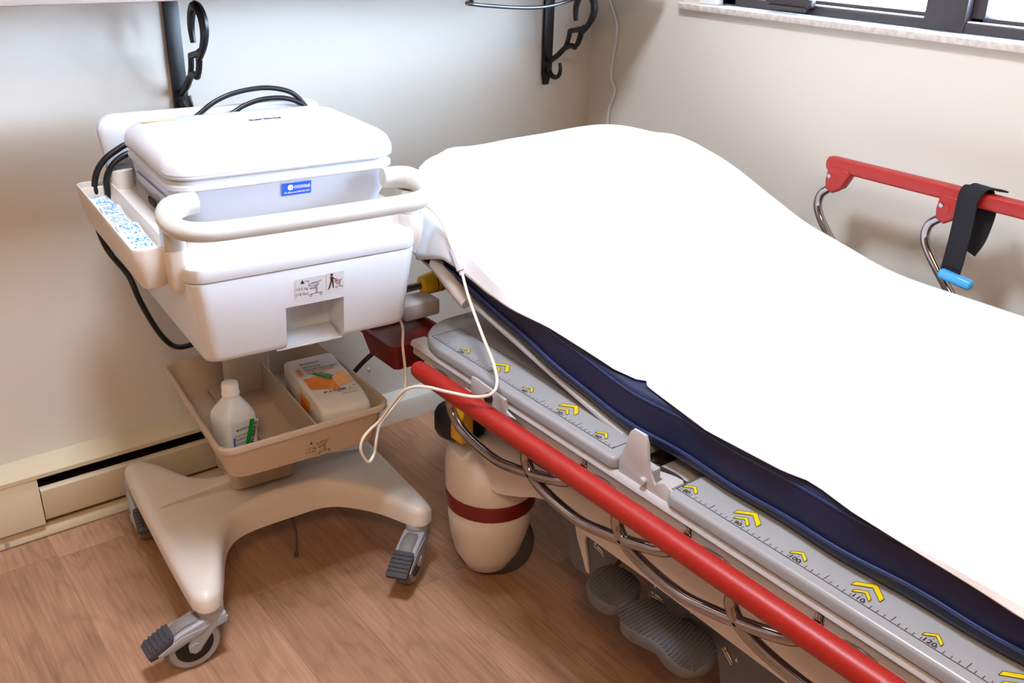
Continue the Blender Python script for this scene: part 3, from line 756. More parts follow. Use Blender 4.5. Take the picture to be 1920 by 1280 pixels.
# green barcode sticker, slightly turned
an = math.radians(-56); RG = Vector((math.cos(an), math.sin(an), .0)); UG = Vector((-math.sin(an), math.cos(an), .016)); og = Vector((-.020, .024, zt_(.01)+.0026))
b.mi = 4; b.decal([[(-.004, -.002), (.046, -.002), (.046, .020), (.006, .020)]], og, RG, UG, .0004)
b.mi = 5; b.decal([[(-.004, -.002), (.046, -.002), (.046, .008), (-.002, .008)]], og, RG, UG, .0009)
b.mi = 2; y = .008
while y < .042: h_ = random.choice((.0010, .0016, .0022)); b.decal([[(y, .0085), (y+h_, .0085), (y+h_, .018), (y, .018)]], og, RG, UG, .0010); y += h_+random.choice((.0010, .0016))
b.build('pack_printing', ['orange', 'paleorange', 'ink', 'seam', 'paper', 'greenlab'], pk, smooth=False, recalc=False)
# print on the left side of the pack
b = MB(); n_ = 6
def sidep(y, z, e=.0012): p = gpt(-GW/2, y, z); p.x -= e; return p
def sq(y0, y1, z0, z1, mi):
    b.mi = mi
    for i in range(n_):
        for j in range(n_):
            ya, yb = y0+(y1-y0)*i/n_, y0+(y1-y0)*(i+1)/n_; za, zb_ = z0+(z1-z0)*j/n_, z0+(z1-z0)*(j+1)/n_
            b._fin([b.bm.faces.new([b.bm.verts.new(sidep(*q)) for q in ((ya, za), (yb, za), (yb, zb_), (ya, zb_))])])
sq(-.052, .004, .012, .080, 0)
b.build('side_colour_patch', ['orange', 'seam', 'ink'], pk, smooth=False, recalc=False); b = MB()
b.mi = 1; b.text('Sponges', .013, (-GW/2-.0022, .080, .048), (0, -1, 0), (0, 0, 1), .0006, center=False, bold=.015)
b.build('side_lettering', ['orange', 'seam', 'ink'], pk, smooth=False, recalc=False)
b = MB(); b.mi = 0; b.text('STERILE', .011, (-GW/2-.0022, .064, .032), (0, -1, 0), (0, 0, 1), .0006, center=False, bold=.02)
b.mi = 2; b.text('44122000', .0075, (-GW/2-.0024, -.060, .045), (0, -.5, .86), (0, .86, .5), .0006, center=False); b.build('side_lettering', ['orange', 'seam', 'ink'], pk, smooth=False, recalc=False)
b = MB(); b.mi = 2; b.text('200', .009, (-GW/2-.0024, -.056, .02), (0, -1, 0), (0, 0, 1), .0006, center=False, bold=.03)
b.build('side_printing', ['orange', 'seam', 'ink'], pk, smooth=False, recalc=False)

# ------------------------------------------------------------------ cords of the cart
def L2W(l): return [Mw @ Vector(p) for p in l]
b = MB()
b.tube(L2W([(-.150, .150, .950), (-.175, .150, .953), (-.196, .150, .944), (-.220, .150, .929), (-.238, .152, .907), (-.246, .155, .881), (-.246, .16, .854), (-.246, .215, .80), (-.232, .215, .727), (-.206, .17, .676), (-.195, .15, .626), (-.172, .15, .56), (-.146, .16, .512), (-.115, .185, .484), (-.06, .21, .474), (.02, .21, .46)]), .0062, 10)
b.tube(L2W([(-.150, .140, .935), (-.177, .142, .936), (-.198, .142, .927), (-.214, .142, .912), (-.225, .144, .890), (-.226, .148, .862), (-.224, .16, .82)]), .0062, 10)
b.tube(L2W([(-.150, .150, .950), (-.09, .155, .966), (-.042, .158, .988), (.005, .16, 1.018), (.051, .16, 1.034), (.108, .16, 1.040), (.154, .16, 1.033), (.183, .158, 1.018), (.205, .15, .985), (.20, .148, .95)]), .0052, 10)
b.tube(L2W([(-.150, .140, .935), (-.06, .148, .965), (.030, .150, .992), (.065, .152, 1.008), (.106, .152, 1.018), (.153, .152, 1.017), (.188, .15, 1.004), (.205, .145, .985), (.20, .14, .95)]), .0052, 10)
tag(b.build('power_cord', 'blackrub'), 'thick black power cord coiled behind the white machine', 'cord')
pc = [(.955, 1.53, .872), (.978, 1.52, .862), (.986, 1.49, .841), (.986, 1.46, .806)]
pc2 = [(.990, 1.425, .755), (.976, 1.38, .718), (.951, 1.30, .676), (.932, 1.24, .650), (.911, 1.20, .634), (.892, 1.19, .621), (.877, 1.22, .606), (.862, 1.28, .594), (.847, 1.34, .584), (.833, 1.38, .565), (.826, 1.42, .519), (.815, 1.452, .471), (.797, 1.462, .451), (.780, 1.462, .435), (.774, 1.46, .411), (.789, 1.46, .380), (.809, 1.47, .389), (.820, 1.478, .416), (.831, 1.48, .445), (.859, 1.48, .472), (.899, 1.5, .488), (.916, 1.52, .518), (.929, 1.55, .564), (.940, 1.57, .605), (.925, 1.60, .64), (.87, 1.64, .65)]
e = empty('patient_cable', (.955, 1.53, .872)); tag(e, 'off white patient cable hanging in loops between the cart and the bed', 'cable')
b = MB(); b.tube(pc, .0030, 8); b.tube([(.986, 1.46, .806), (.9875, 1.452, .795)], .0045, 8); b.tube(pc2, .0030, 8); b.build('cord', 'cable', e, (.955, 1.53, .872))
b = MB(); d = (Vector((.9895, 1.428, .758))-Vector((.9875, 1.452, .795))); b.cyl(Vector((.9875, 1.452, .795)), Vector((.9895, 1.428, .758)), .0085, n=8); b.cyl(Vector((.9895, 1.428, .758)), Vector((.990, 1.423, .750)), .0055, n=12)
b.build('ferrite_block', 'wallcord', e, (.955, 1.53, .872), ang=20)
b = MB(); b.tube([(.86, 2.02, .02), (.95, 1.99, .20), (1.02, 1.90, .36), (1.08, 1.86, .42), (1.14, 1.86, .44)], .006, 8); tag(b.build('floor_cord', 'blackrub'), 'black cord running between the storage bin and the bed head', 'cord')

# ------------------------------------------------------------------ stretcher bed
ST = empty('hospital_stretcher', (1.40, .60, 0)); so = (1.40, .60, 0)
tag(ST, 'white framed hospital stretcher bed with red side rails and navy mattress', 'bed')
DX0, DX1 = .944, 1.856
def part(b, name, mats, parent=ST, **k): return b.build(name, mats, parent, so, **k)
# deck plates
def plate(y0, y1, rn_, rf, z0, z1, name, x0=DX0, x1=DX1):
    def ring(ins, z):
        out = []
        for qx, qy, a0, r in ((1, 1, 0, rf), (-1, 1, PI/2, rf), (-1, -1, PI, rn_), (1, -1, 1.5*PI, rn_)):
            cx = (x1-r if qx > 0 else x0+r); cy = (y1-r if qy > 0 else y0+r)
            for k in range(9):
                a = a0+PI/2*k/8; out.append(Vector((cx+(r-ins)*math.cos(a), cy+(r-ins)*math.sin(a), z)))
        return out
    b = MB(); b.loft([ring(.003, z0), ring(0, z0+.003), ring(0, z1-.006), ring(.002, z1-.002), ring(.006, z1)])
    return part(b, name, 'deck')
dA = plate(.930, 1.560, .012, .115, .578, .600, 'deck_plate'); dB = plate(-.36, .818, .012, .016, .578, .600, 'deck_plate')
def ruler(y_hi, y_lo, nums, ticks, par, chev_big):
    b = MB(); z = .6006
    def rect(x0, x1, ya, yb): b.quad([(x0, ya, z), (x1, ya, z), (x1, yb, z), (x0, yb, z)])
    b.mi = 0; t = .0011; xa, xb = .9635, 1.034
    rect(xa, xa+t, y_lo, y_hi); rect(xb-t, xb, y_lo, y_hi); rect(xa, xb, y_hi-t, y_hi); rect(xa, xb, y_lo, y_lo+t)
    YR = 1.597
    for n in ticks:
        y = YR-.01*n
        if not (y_lo < y < y_hi): continue
        l = .013 if n % 5 == 0 and n % 10 else .006
        if n % 10 == 0: continue
        rect(xa+.002, xa+.002+l, y-.0004, y+.0004)
    def chev(ap, arm, hw, th, y):
        # caret pointing away from the near edge
        for sg in (-1, 1):
            P = [(ap, y), (arm, y+sg*hw), (arm-th, y+sg*(hw-.000)), (ap-th, y)]
            b.quad([(q[0], q[1], z+.0002) for q in P])
            for a_, c_ in ((P[0], P[1]), (P[2], P[3]), (P[1], P[2])):
                d = Vector((c_[0]-a_[0], c_[1]-a_[1], 0)); nn = Vector((-d.y, d.x, 0)).normalized()*.0004
                mi = b.mi; b.mi = 0; b.quad([Vector((a_[0], a_[1], z+.0005))+nn, Vector((c_[0], c_[1], z+.0005))+nn, Vector((c_[0], c_[1], z+.0005))-nn, Vector((a_[0], a_[1], z+.0005))-nn]); b.mi = mi
    for n in nums:
        y = YR-.01*n
        b.mi = 0; b.text(str(n), .0125, (.9665, y, z), (0, -1, 0), (1, 0, 0), .0002, bold=.008)
        rect(.978, .981, y-.0004, y+.0004)
        b.mi = 1; chev(.992, .981, .0125, .0065, y)
        if n in chev_big: chev(1.014, .996, .0215, .0105, y)
    return part(b, 'ruler_print', ['ink', 'chevron'], par, smooth=False, recalc=False)
ruler(1.493, .955, [20, 30, 40, 50, 60], range(12, 65), dA, (30, 50)); ruler(.8125, -.30, [80, 90, 100, 110, 120, 130, 140, 150], range(79, 188), dB, (90, 110, 130, 150))
b = MB(); b.mi = 0
for a_, c_ in (((1.075, 1.535), (1.115, 1.520)), ((1.115, 1.520), (1.16, 1.535)), ((1.075, 1.535), (1.09, 1.548))):
    d = Vector((c_[0]-a_[0], c_[1]-a_[1], 0)); nn = Vector((-d.y, d.x, 0)).normalized()*.0005
    b.quad([Vector((*a_, .6008))+nn, Vector((*c_, .6008))+nn, Vector((*c_, .6008))-nn, Vector((*a_, .6008))-nn])
part(b, 'deck_marking', 'ink', dA, smooth=False, recalc=False)
# side beams of the litter
for sx in (0, 1):
    xn = .950 if sx == 0 else 1.85; d = 1 if sx == 0 else -1
    b = MB()
    xs = lambda v: xn+d*v
    poly = [(0, .577), (-.004, .573), (-.006, .566), (.001, .560), (.001, .545), (-.006, .541), (-.006, .534), (.030, .534), (.030, .577)]
    b.loft([[Vector((xs(u), y, z)) for u, z in poly] for y in (-.36, 1.50)])
    b.loft([[Vector((xs(u+.005*0), y, z)) for u, z in [(0, .577), (-.004, .573), (-.006, .566), (.001, .560), (.001, .545), (.030, .545), (.030, .577)]] for y in (1.50, 1.545)])
    for k in range(5):
        yy = 1.06-.235*k
        b.box(min(xs(-.016), xs(.01)), max(xs(-.016), xs(.01)), yy-.10, yy+.005, .527, .534, .002)
    part(b, 'side_beam', 'frame')
for ya, yb in ((1.47, 1.53), (.0, .05), (.84, .90)):
    b = MB(); b.box(.98, 1.82, ya, yb, .53, .577, .006); part(b, 'cross_member', 'frame')
b = MB(); b.box(1.00, 1.80, -.3, 1.47, .505, .53, .004); part(b, 'litter_tray', 'frame')
# bracket in the gap between the plates, whose shade is a dark sheet
b = MB(); b.prism([(.926, .552), (.926, .600), (.914, .632), (.908, .658), (.900, .667), (.874, .667), (.868, .655), (.862, .610), (.846, .590), (.838, .600), (.826, .606), (.806, .598), (.812, .560), (.80, .552)], .952, .957, 'x', .001)
b.box(.957, .99, .868, .905, .56, .600, .004); b.cyl((.944, .868, .590), (.96, .868, .590), .006)
part(b, 'hinge_bracket', 'frame')
b = MB(); b.box(1.03, 1.80, .825, .925, .56, .566); b.tube([(1.00, .91, .585), (1.02, .86, .575), (1.01, .80, .57)], .004, 8); part(b, 'gap_shade_sheet', 'dark')  # dark sheet added as painted shade in the gap, plus a thin tube
# latch plate with black knob, small rollers
b = MB(); b.prism([(1.312, .592), (1.300, .594), (1.205, .589), (1.203, .566), (1.176, .561), (1.174, .535), (1.215, .530), (1.222, .545), (1.30, .548), (1.312, .556)], .934, .939, 'x', .001)
lp_ = part(b, 'latch_plate', 'frame')
b = MB(); b.lathe([(.0001, -.010), (.007, -.009), (.0095, -.004), (.0095, .003)], (.934, 1.252, .574), 'x', 20); part(b, 'knob', 'blackrub', lp_)
b = MB(); b.lathe([(.0001, -.014), (.010, -.014), (.013, -.010), (.013, .004)], (.934, 1.225, .532), 'x', 20); part(b, 'roller', 'frame', lp_)
b = MB(); b.lathe([(.0001, -.003), (.005, -.003), (.005, .001)], (.920, 1.225, .532), 'x', 12); part(b, 'screw', 'fin', lp_)
for q_ in ((.934, .948, 1.42, 1.452, .51, .548), (.936, .95, 1.26, 1.35, .515, .55), (.945, .96, 1.13, 1.17, .49, .53)):
    b = MB(); b.box(*q_, .003); part(b, 'latch_block', 'frame')
b = MB(); b.tube([(.94, 1.145, .510), (.942, 1.12, .500), (.95, 1.05, .50), (.97, .98, .505)], .005, 8); b.cyl((.938, 1.175, .518), (.94, 1.145, .512), .007); part(b, 'brake_cable', 'blackrub')
b = MB(); b.box(.930, .950, 1.335, 1.365, .465, .515, .003, rot=Matrix.Rotation(.3, 3, 'X')); b.box(.96, .99, 1.38, 1.42, .40, .46, .003); part(b, 'release_tab', 'yellow')
# back rest panel
HY = 1.0
def Bz(y): return .602+(.0 if y < HY-.06 else .21*((y-HY+.06)**2/.24 if y < HY+.06 else (y-HY)))
MY1 = 1.665
b = MB()
Y = [HY-.02+(1.69-HY+.02)*k/14 for k in range(15)]
b.loft([[Vector((x, y, Bz(y)-dz)) for x, dz in ((1.010, .003), (1.010, .0085), (1.790, .0085), (1.790, .003))] for y in Y])
part(b, 'backrest_panel', 'frame')
# mattress
def mring(y, ins=0):
    x0, x1 = 1.014+ins, 1.786-ins; zb_, zt2 = Bz(y)+ins*.6, Bz(y)+.092-ins*.6; r = .014
    out = []
    for qx, qz, a0 in ((1, 1, 0), (-1, 1, PI/2), (-1, -1, PI), (1, -1, 1.5*PI)):
        for k in range(5):
            a = a0+PI/2*k/4
            cx = (x1-r if qx > 0 else x0+r); cz = (zt2-r if qz > 0 else zb_+r)
            x = cx+r*math.cos(a); z = cz+r*math.sin(a)
            if qx < 0: x += .0035*math.sin(y*9)+.002*math.sin(y*31)-.004*math.sin(PI*max(0, min(1, (z-zb_)/.092)))
            out.append(Vector((x, y, z)))
    return out
b = MB(); Y = [-.345]+[-.33+(1.64+.33)*k/90 for k in range(91)]+[1.66, 1.668]
b.loft([mring(Y[0], .012)]+[mring(y) for y in Y[1:-2]]+[mring(Y[-2], .006), mring(Y[-1], .02)])
mt = part(b, 'mattress', 'navy', ang=50)
def pipe(h, amp, r, y0=-.33, y1=1.64):
    n = 90
    return [(1.0095+.0035*math.sin(y*9)+.002*math.sin(y*31), y, Bz(y)+h+amp*(math.sin(y*6.3)+.6*math.sin(y*14.7+1)+.35*math.sin(y*33))) for y in [y0+(y1-y0)*k/n for k in range(n+1)]]
b = MB(); b.tube(pipe(.026, .0022, 0), .0028, 8, smooth=2); part(b, 'piping', 'piping', mt)
b = MB(); b.tube([(x+.003, y, z) for x, y, z in pipe(.080, .0012, 0)], .0020, 8, smooth=2); part(b, 'top_seam', 'piping', mt)
# push handle / tube end at the head
b = MB(); b.tube([(1.016, 1.44, .680), (1.012, 1.475, .698), (1.012, 1.53, .724), (1.013, 1.556, .735)], lambda t: .0165 if t < .93 else .0115, 14); part(b, 'frame_tube', 'hood')
# pole with yellow knob, grey block, red bumper
b = MB(); b.cyl((.98, 1.72, .612), (1.50, 1.72, .618), .009); part(b, 'head_rod', 'chrome')
b = MB(); b.lathe([(.012, -.038), (.020, -.034), (.0215, -.028), (.0245, -.020), (.0245, .020), (.021, .030), (.016, .034)], (1.118, 1.72, .6135), 'x', 24)
b.mi = 1; b.lathe([(.006, .034), (.017, .034), (.014, .044), (.006, .045)], (1.118, 1.72, .6135), 'x', 24)
for q in (-.004, .010): b.lathe([(.0247, q), (.0249, q+.001), (.0247, q+.002)], (1.118, 1.72, .6135), 'x', 24)
part(b, 'twist_knob', ['yellow', 'blackrub'], label='yellow twist knob on the head rod')
b = MB(); b.box(1.00, 1.092, 1.655, 1.72, .562, .600, .006); part(b, 'end_block', 'frame')
b = MB()
b.loft([rr(1.00, 1.66, .12, .12, .012, .485), rr(1.00, 1.66, .145, .145, .014, .535), rr(1.00, 1.66, .150, .150, .014, .536), rr(1.00, 1.66, .150, .150, .014, .548), rr(1.00, 1.66, .135, .135, .010, .548), rr(1.00, 1.66, .13, .13, .010, .535)])
part(b, 'end_bumper', 'darkred', label='deep red plastic bumper at the head end')

# side rails
def rail_post_low(y):
    """one S shaped tube of the lowered near rail, starting at the rail hook"""
    X = .924; k = lambda l: [(X, y+dy, z) for dy, z in l]
    return k([(.020, .530), (-.018, .553), (-.048, .560), (-.074, .553), (-.086, .535), (-.088, .505), (-.112, .480), (-.160, .466), (-.235, .461), (-.300, .474), (-.350, .488), (-.400, .505), ])+[(X+.006, y-.430, .516), (X+.018, y-.443, .530), (X+.032, y-.446, .545), (X+.034, y-.446, .56)]
def rail_post_hi(y):
    X = 1.858; k = lambda l: [(X, y+dy, z) for dy, z in l]
    return k([(0, .872), (.012, .850), (.038, .826), (.044, .800), (.034, .775), (.010, .745), (-.020, .712), (-.050, .680), (-.075, .64), (-.08, .585)])
RN = MB()
Yr = [1.425, 1.40, -.30]
def barrings(x, z, w, h, r, ys, ins):
    return [[Vector((x+(p.x)*(s_), y, z+(p.y)*s_)) for p in rr(0, 0, w, h, r, 0, 4)] for y, s_ in zip(ys, ins)]
b = MB(); b.loft(barrings(.893, .570, .036, .036, .015, [1.440, 1.436, 1.42, 1.32, -.30, -.32], [.55, .85, .97, 1, 1, .8]))
rl = part(b, 'side_rail', 'red', label='lowered red side rail on the near side')
for k in range(7):
    y = 1.215-.2365*k+.2365*1
    b = MB(); b.tube([p for p in rail_post_low(y)], .0102, 14, 5); part(b, 'rail_post', 'chrome', rl)
b = MB(); b.loft([[Vector((1.858+p.x, y, .899+p.y)) for p in rr(0, 0, .026, .032*s_, .008*s_, 0, 4)] for y, s_ in ((1.236, .55), (1.234, .9), (1.225, 1), (-.30, 1), (-.31, .7))])
rh = part(b, 'side_rail', 'red', label='raised red side rail on the wall side')
for k in range(6):
    y = 1.205-.268*k
    b = MB(); b.tube(rail_post_hi(y), .0095, 12, 6); rp = part(b, 'rail_post', 'chrome', rh)
    b = MB(); b.prism([(y-.026, .892), (y+.020, .898), (y+.022, .885), (y+.026, .862), (y+.022, .843), (y+.004, .836), (y-.016, .850), (y-.034, .885)], 1.842, 1.872, 'x', .005, 3)
    b.lathe([(.0001, -.001), (.013, -.0005), (.014, .003)], (1.8415, y+.008, .868), 'x', 20); cl_ = part(b, 'rail_clamp', 'red', rh)
    b = MB(); b.lathe([(.0001, -.003), (.0048, -.0025), (.0052, .001)], (1.8405, y+.014, .874), 'x', 14)
    part(b, 'clamp_rivet', 'chrome', rh)

# base cover with wheels
b = MB()
prof = [(1.40, .315), (1.42, .325), (1.43, .345), (1.425, .378), (1.36, .418), (1.27, .440), (1.15, .450), (.95, .478), (.70, .490), (.30, .490), (.0, .44), (-.20, .39), (-.24, .34), (-.24, .262), (-.06, .262), (.05, .32), (.20, .385), (.6, .402), (.90, .404), (1.04, .402), (1.13, .390), (1.18, .372), (1.225, .348), (1.27, .328), (1.33, .316)]
def hoodring(x, ins): 
    cx, cz = .6, .40
    out = []
    for y, z in prof:
        out.append(Vector((x, y+(-ins if y > 1.3 else (ins if y < -.1 else 0)), z-(ins if z > .33 and (z > .4 or y > 1.3 or y < -.1) else 0))))
    return out
def hood():
    b.loft([hoodring(.992, .03), hoodring(.996, .012), hoodring(1.006, .003), hoodring(1.02, 0), hoodring(1.78, 0), hoodring(1.80, .01), hoodring(1.806, .03)])
hood()
for cx, cy in ((1.052, 1.400), (1.748, 1.400)):
    b.loft([[Vector((cx+r*math.cos(2*PI*k/40), cy+r*math.sin(2*PI*k/40), z)) for k in range(40)] for r, z in ((.096, .264), (.098, .268), (.099, .32), (.097, .345), (.090, .362), (.072, .376), (.04, .384))])
hd_ = part(b, 'base_cover', 'hood', ang=45)
b = MB(); b.box(1.15, 1.65, .2, 1.0, .40, .51, .02); part(b, 'lift_column', 'panelgrey')
for ix, (cx, cy) in enumerate(((1.052, 1.400), (1.748, 1.400), (1.078, -.15), (1.722, -.15))):
    b = MB()
    def er2(r, z, dx=0, dy=0, e=1.0): return [Vector((cx+dx+r*math.cos(2*PI*k/32), cy+dy+e*r*math.sin(2*PI*k/32), z)) for k in range(32)]
    b.loft([er2(.030, .020, .018, .036), er2(.050, .034, .018, .034), er2(.074, .085, .012, .024), er2(.086, .140, .006, .012), er2(.092, .190), er2(.094, .236), er2(.090, .240)])
    wc = part(b, 'wheel_cover', 'hood', ang=70)
    b = MB(); b.loft([er2(.094, .226), er2(.0975, .229), er2(.0985, .246), er2(.0975, .262), er2(.094, .266)]); part(b, 'colour_band', 'darkred', wc, label='dark red band around the wheel housing')
    b = MB(); b.lathe([(.05, -.016), (.080, -.018), (.089, -.012), (.0905, 0), (.089, .012), (.080, .018), (.05, .016)], (0, 0, 0), 'y', 40)
    bmesh.ops.rotate(b.bm, verts=b.bm.verts, cent=(0, 0, 0), matrix=Matrix.Rotation(math.radians(-38), 3, 'Z'))
    bmesh.ops.translate(b.bm, verts=b.bm.verts, vec=(cx+.030, cy+.022, .0908)); part(b, 'wheel', 'rubber', wc)
# corner bumper roller
b = MB(); b.lathe([(.03, -.026), (.052, -.024), (.056, -.016), (.056, .016), (.052, .024), (.03, .026)], (1.01, 1.455, .410), 'z', 28); part(b, 'corner_roller', 'blackrub', label='black rubber roller at the corner')
b = MB(); b.box(1.0, 1.02, 1.43, 1.47, .43, .54, .003); part(b, 'roller_stem', 'frame')
# charcoal skirts and pedals
b = MB()
b.prism([(1.26, .36), (1.262, .275), (1.235, .272), (1.195, .280), (1.172, .262), (1.160, .197), (1.15, .188), (1.112, .192), (1.07, .215), (1.036, .260), (1.022, .300), (.99, .325), (.968, .318), (.951, .291), (.943, .235), (.930, .222), (.913, .229), (.902, .245), (.888, .262), (.860, .262), (.805, .259), (.782, .250), (.768, .225), (.762, .183), (.735, .165), (.55, .165), (.50, .20), (.47, .26), (.40, .33), (.0, .33), (.0, .43), (1.16, .43)], 1.078, 1.095, 'x', .002)
pn = part(b, 'base_skirt', 'panelgrey')
b = MB(); b.prism([(1.140, .320), (1.150, .300), (1.140, .268), (1.118, .232), (1.108, .206), (1.100, .206), (1.108, .240), (1.118, .275), (1.112, .300), (1.095, .318), (1.10, .335)], 1.0725, 1.077, 'x', .001); part(b, 'skirt_trim', 'hood', pn, label='cream curved trim on the skirt')
def icon(b, y, z, rot, tri):
    c, s_ = math.cos(rot), math.sin(rot)
    def T(l): return [(a*c-d*s_, a*s_+d*c) for a, d in l]
    O = (1.0773, y, z); R3, U3 = (0, -1, 0), (0, 0, 1)
    b.decal([T([(-.014, -.006), (.016, -.006), (.016, -.0035), (-.014, -.0035)]), T([(-.012+.003*math.cos(k*PI/4), .002+.003*math.sin(k*PI/4)) for k in range(8)]), T([(-.007, -.001), (.012, -.001), (.014, .001), (.004, .004), (-.006, .004)])], O, R3, U3, .0006)
    b.decal([[(tri[0]-.003, tri[1]-.004), (tri[0]+.003, tri[1]-.004), (tri[0], tri[1]+.005)] if tri[2] else [(tri[0]-.003, tri[1]+.004), (tri[0], tri[1]-.005), (tri[0]+.003, tri[1]+.004)]], O, R3, U3, .0006)
for ic in ((1.080, .276, -.25, (.000, .014, 1)), (.922, .266, .08, (-.008, .018, 0)), (.753, .255, -.7, (.018, .004, 1))):
    b = MB(); icon(b, *ic); part(b, 'pedal_icon', 'whiteink', pn, smooth=False, recalc=False)
b = MB(); b.decal([[(-.003, .004), (0, -.005), (.003, .004)]], (1.0773, .842, .286), (0, -1, 0), (0, 0, 1), .0006); part(b, 'pedal_arrow', 'whiteink', pn, smooth=False, recalc=False)
def pedal(pts, name, z0=.246, z1=.270):
    b = MB()
    top = catmull([(x, y, 0) for x, y in pts], 5, True)
    cx = sum(p.x for p in top)/len(top); cy = sum(p.y for p in top)/len(top)
    def ring(s_, dz): return [Vector((cx+(p.x-cx)*s_, cy+(p.y-cy)*s_, (z0 if dz is None else z1+dz)-.18*(1.04-p.x)*(0 if 0 else 1))) for p in top]
    b.loft([ring(.90, None), ring(.99, -.016), ring(1, -.008), ring(.97, -.002), ring(.90, .001)])
    o = part(b, name, 'pedal', ang=60)
    # ribs
    b = MB(); mn = min(p.y for p in top); mx_ = max(p.y for p in top); k = 0; y = mn+.012
    xs0 = min(p.x for p in top); xs1 = max(p.x for p in top)
    while y < mx_-.010:
        xs_ = [p.x for p in top if abs(p.y-y) < .008]
        if xs_:
            a0, a1 = cx+(min(xs_)-cx)*.86, cx+(max(xs_)-cx)*.86
            zz = lambda x: z1+.0012-.18*(1.04-x)
            sl = .006*math.sin((y-mn)*28)
            b.tube([(a0, y-sl, zz(a0)), (cx, y, zz(cx)), (a1, y+sl, zz(a1))], .0021, 6, 2)
        y += .0078
    part(b, 'pedal_ribs', 'pedal', o)
    b = MB(); b.box(cx-.01, 1.09, cy-.015, cy+.015, z1-.026, z1-.012, .003); part(b, 'pedal_arm', 'blackrub', o)
pedal([(.985, .985), (.990, 1.015), (1.008, 1.036), (1.040, 1.046), (1.064, 1.036), (1.078, 1.005), (1.076, .968), (1.055, .946), (1.02, .940), (.994, .955)], 'foot_pedal')
pedal([(1.000, .935), (1.030, .945), (1.060, .925), (1.068, .900), (1.060, .872), (1.066, .845), (1.072, .81), (1.068, .775), (1.045, .752), (1.012, .748), (.985, .770), (.982, .805), (.990, .84), (.982, .875), (.978, .91)], 'foot_pedal')

# ------------------------------------------------------------------ sheet
def interp(t, tab):
    if t <= tab[0][0]: return tab[0][1]
    for (a, va), (c, vc) in zip(tab, tab[1:]):
        if t <= c: u = (t-a)/(c-a); return va+(vc-va)*u
    return tab[-1][1]
def sst(a, c, t): t = max(0, min(1, (t-a)/(c-a))); return t*t*(3-2*t)
EDGE = [(-.35, .676), (.326, .681), (.478, .691), (.545, .695), (.60, .703), (.625, .7045), (.66, .699), (.80, .697), (.90, .710), (.945, .716), (.962, .720), (.970, .732), (.979, .719), (1.02, .716), (1.08, .722), (1.166, .729), (1.285, .730), (1.355, .734), (1.44, .757), (1.49, .762), (1.53, .750), (1.60, .725), (1.70, .700)]
def topz(x, y):
    z = Bz(min(y, 1.66))+.092+.008
    z += .022*sst(1.06, 1.5, x)*(1-.6*sst(1.25, 1.5, y))
    z += .106*sst(1.005, 1.13, x)*(1-sst(1.50, 1.80, x)*.52)*sst(1.22, 1.54, y+.05*(x-1.4))*(1-.42*sst(1.61, 1.72, y))
    z += .030*sst(1.30, 1.5, y)*(1-sst(1.0, 1.15, x))
    z += .004*mnoise.noise(Vector((x*3.2, y*2.2, 3)))+.0022*mnoise.noise(Vector((x*9+y*5, y*7-x*3, 8)))
    z += .0035*math.sin((x*.8-y)*22)*math.exp(-((x-1.15)/.12)**2)*sst(.9, 1.2, y)
    return z
NS, NT, NV = 8, 44, 150
ys = [-.34+(1.70+.34)*k/NV for k in range(NV+1)]
b = MB(); rows = []
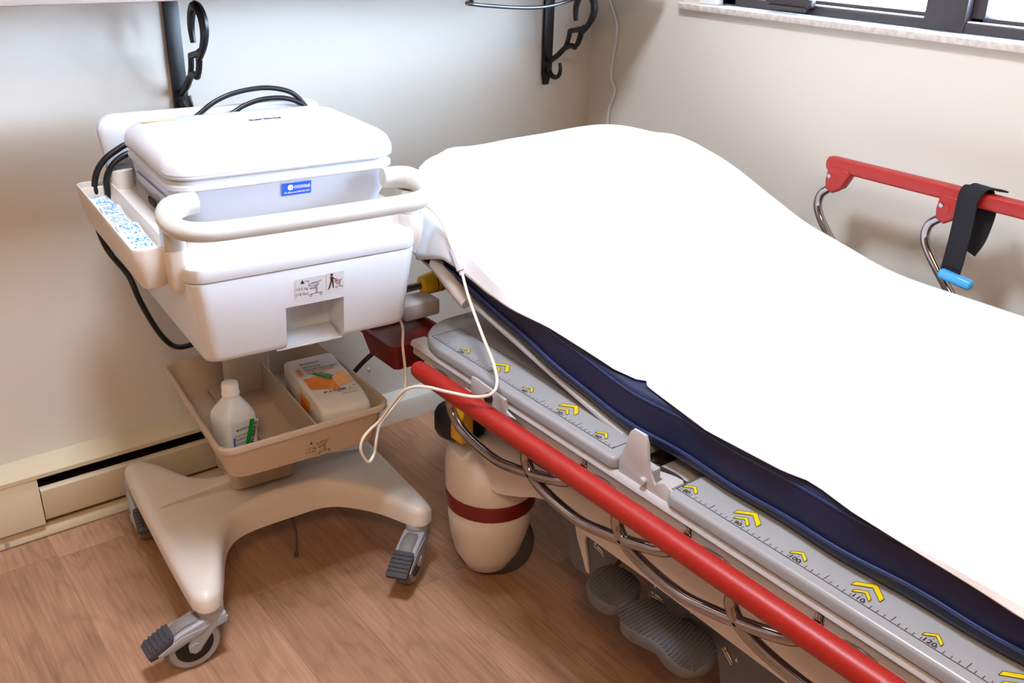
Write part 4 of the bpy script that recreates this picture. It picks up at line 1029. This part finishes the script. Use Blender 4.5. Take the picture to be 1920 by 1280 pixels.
for y in ys+['h1', 'h2', 'h3', 'h4', 'h5', 'h6']:
    hs = 0
    if isinstance(y, str): hs = int(y[1]); y = 1.70
    row = []
    x0, x1 = 1.004, 1.796
    # rounded head corners
    cr = sst(1.56, 1.72, y)
    x0 += .022*cr+.045*sst(1.60, 1.70, y); x1 -= .035*cr
    te = topz(x0, y)-.004; ze = interp(y, EDGE)
    if ze > te-.002: inset = min(.05, (ze-te+.002)*1.5); ze = te-.002
    else: inset = 0
    xe = x0+inset
    for k in range(NS):
        t = k/NS
        wob = .004*math.sin(y*26+1)*(1-t)*min(1, (te-ze)/.03)
        row.append([xe-.004-.006*(1-t)*min(1, (te-ze)/.03)-wob, y, ze+(te-ze)*t])
    for k in range(NT+1):
        x = xe+(x1-xe)*k/NT; row.append([x, y, topz(x, y)-(.004 if k in (0, NT) else 0)])
    tf = topz(x1, y)-.004
    for k in range(1, NS+1):
        t = k/NS; row.append([x1+.004+.010*math.sin(y*17)*t*.4, y, tf-(.085+.012*math.sin(y*7))*t])
    if hs:
        low = .700+.01*math.sin(1)
        for q in row:
            t = hs/6; q[1] = 1.70+.018*math.sin(t*PI*.5)+.006*math.sin(q[0]*26)*t; q[2] = q[2]+(min(low, q[2])-q[2])*t
            q[0] += (-.012*t if q[0] < 1.06 else 0)
    rows.append([b.bm.verts.new(q) for q in row])
for a_, c_ in zip(rows, rows[1:]):
    for j in range(len(a_)-1): b.bm.faces.new((a_[j], a_[j+1], c_[j+1], c_[j]))
sh = b.build('bed_sheet', 'sheet', ang=180)
sd = sh.modifiers.new('thick', 'SOLIDIFY'); sd.thickness = .0016; sd.offset = 1
tag(sh, 'plain white sheet spread over the stretcher mattress and pillow', 'sheet')

# ------------------------------------------------------------------ strap on the raised rail
SE = empty('restraint_strap', (1.858, .89, .92)); so2 = (1.858, .89, .92)
tag(SE, 'black strap with light blue buckle looped over the raised red rail', 'strap')
def ribbon(path, wid, th, ydir=None):
    rings = []
    P = catmull(path, 5)
    for i, p in enumerate(P):
        t = (P[min(i+1, len(P)-1)]-P[max(0, i-1)]).normalized(); wdir = Vector((0, 1, 0)); wdir = (wdir-t*wdir.dot(t)).normalized(); n = t.cross(wdir)
        rings.append([p+wdir*wid/2+n*th/2, p+wdir*wid/2-n*th/2, p-wdir*wid/2-n*th/2, p-wdir*wid/2+n*th/2])
    return rings
b = MB()
b.loft(ribbon([(1.832, .898, .748), (1.833, .896, .80), (1.834, .896, .86), (1.837, .898, .905), (1.845, .897, .9195), (1.860, .894, .9205), (1.876, .892, .915), (1.8795, .888, .90), (1.8785, .884, .87), (1.870, .882, .84)], .042, .003))
b.loft(ribbon([(1.828, .893, .760), (1.827, .890, .81), (1.828, .890, .86), (1.832, .893, .902), (1.843, .885, .9235), (1.862, .872, .925), (1.884, .856, .918)], .036, .003))
b.loft(ribbon([(1.880, .878, .905), (1.874, .872, .87), (1.868, .876, .82), (1.86, .885, .79)], .034, .003))
b.build('webbing', 'strap', SE, so2, ang=50)
b = MB(); b.box(1.818, 1.840, .846, .918, .728, .749, .007, 3, rot=Matrix.Rotation(.12, 3, 'X')); b.build('buckle', 'buckle', SE, so2)
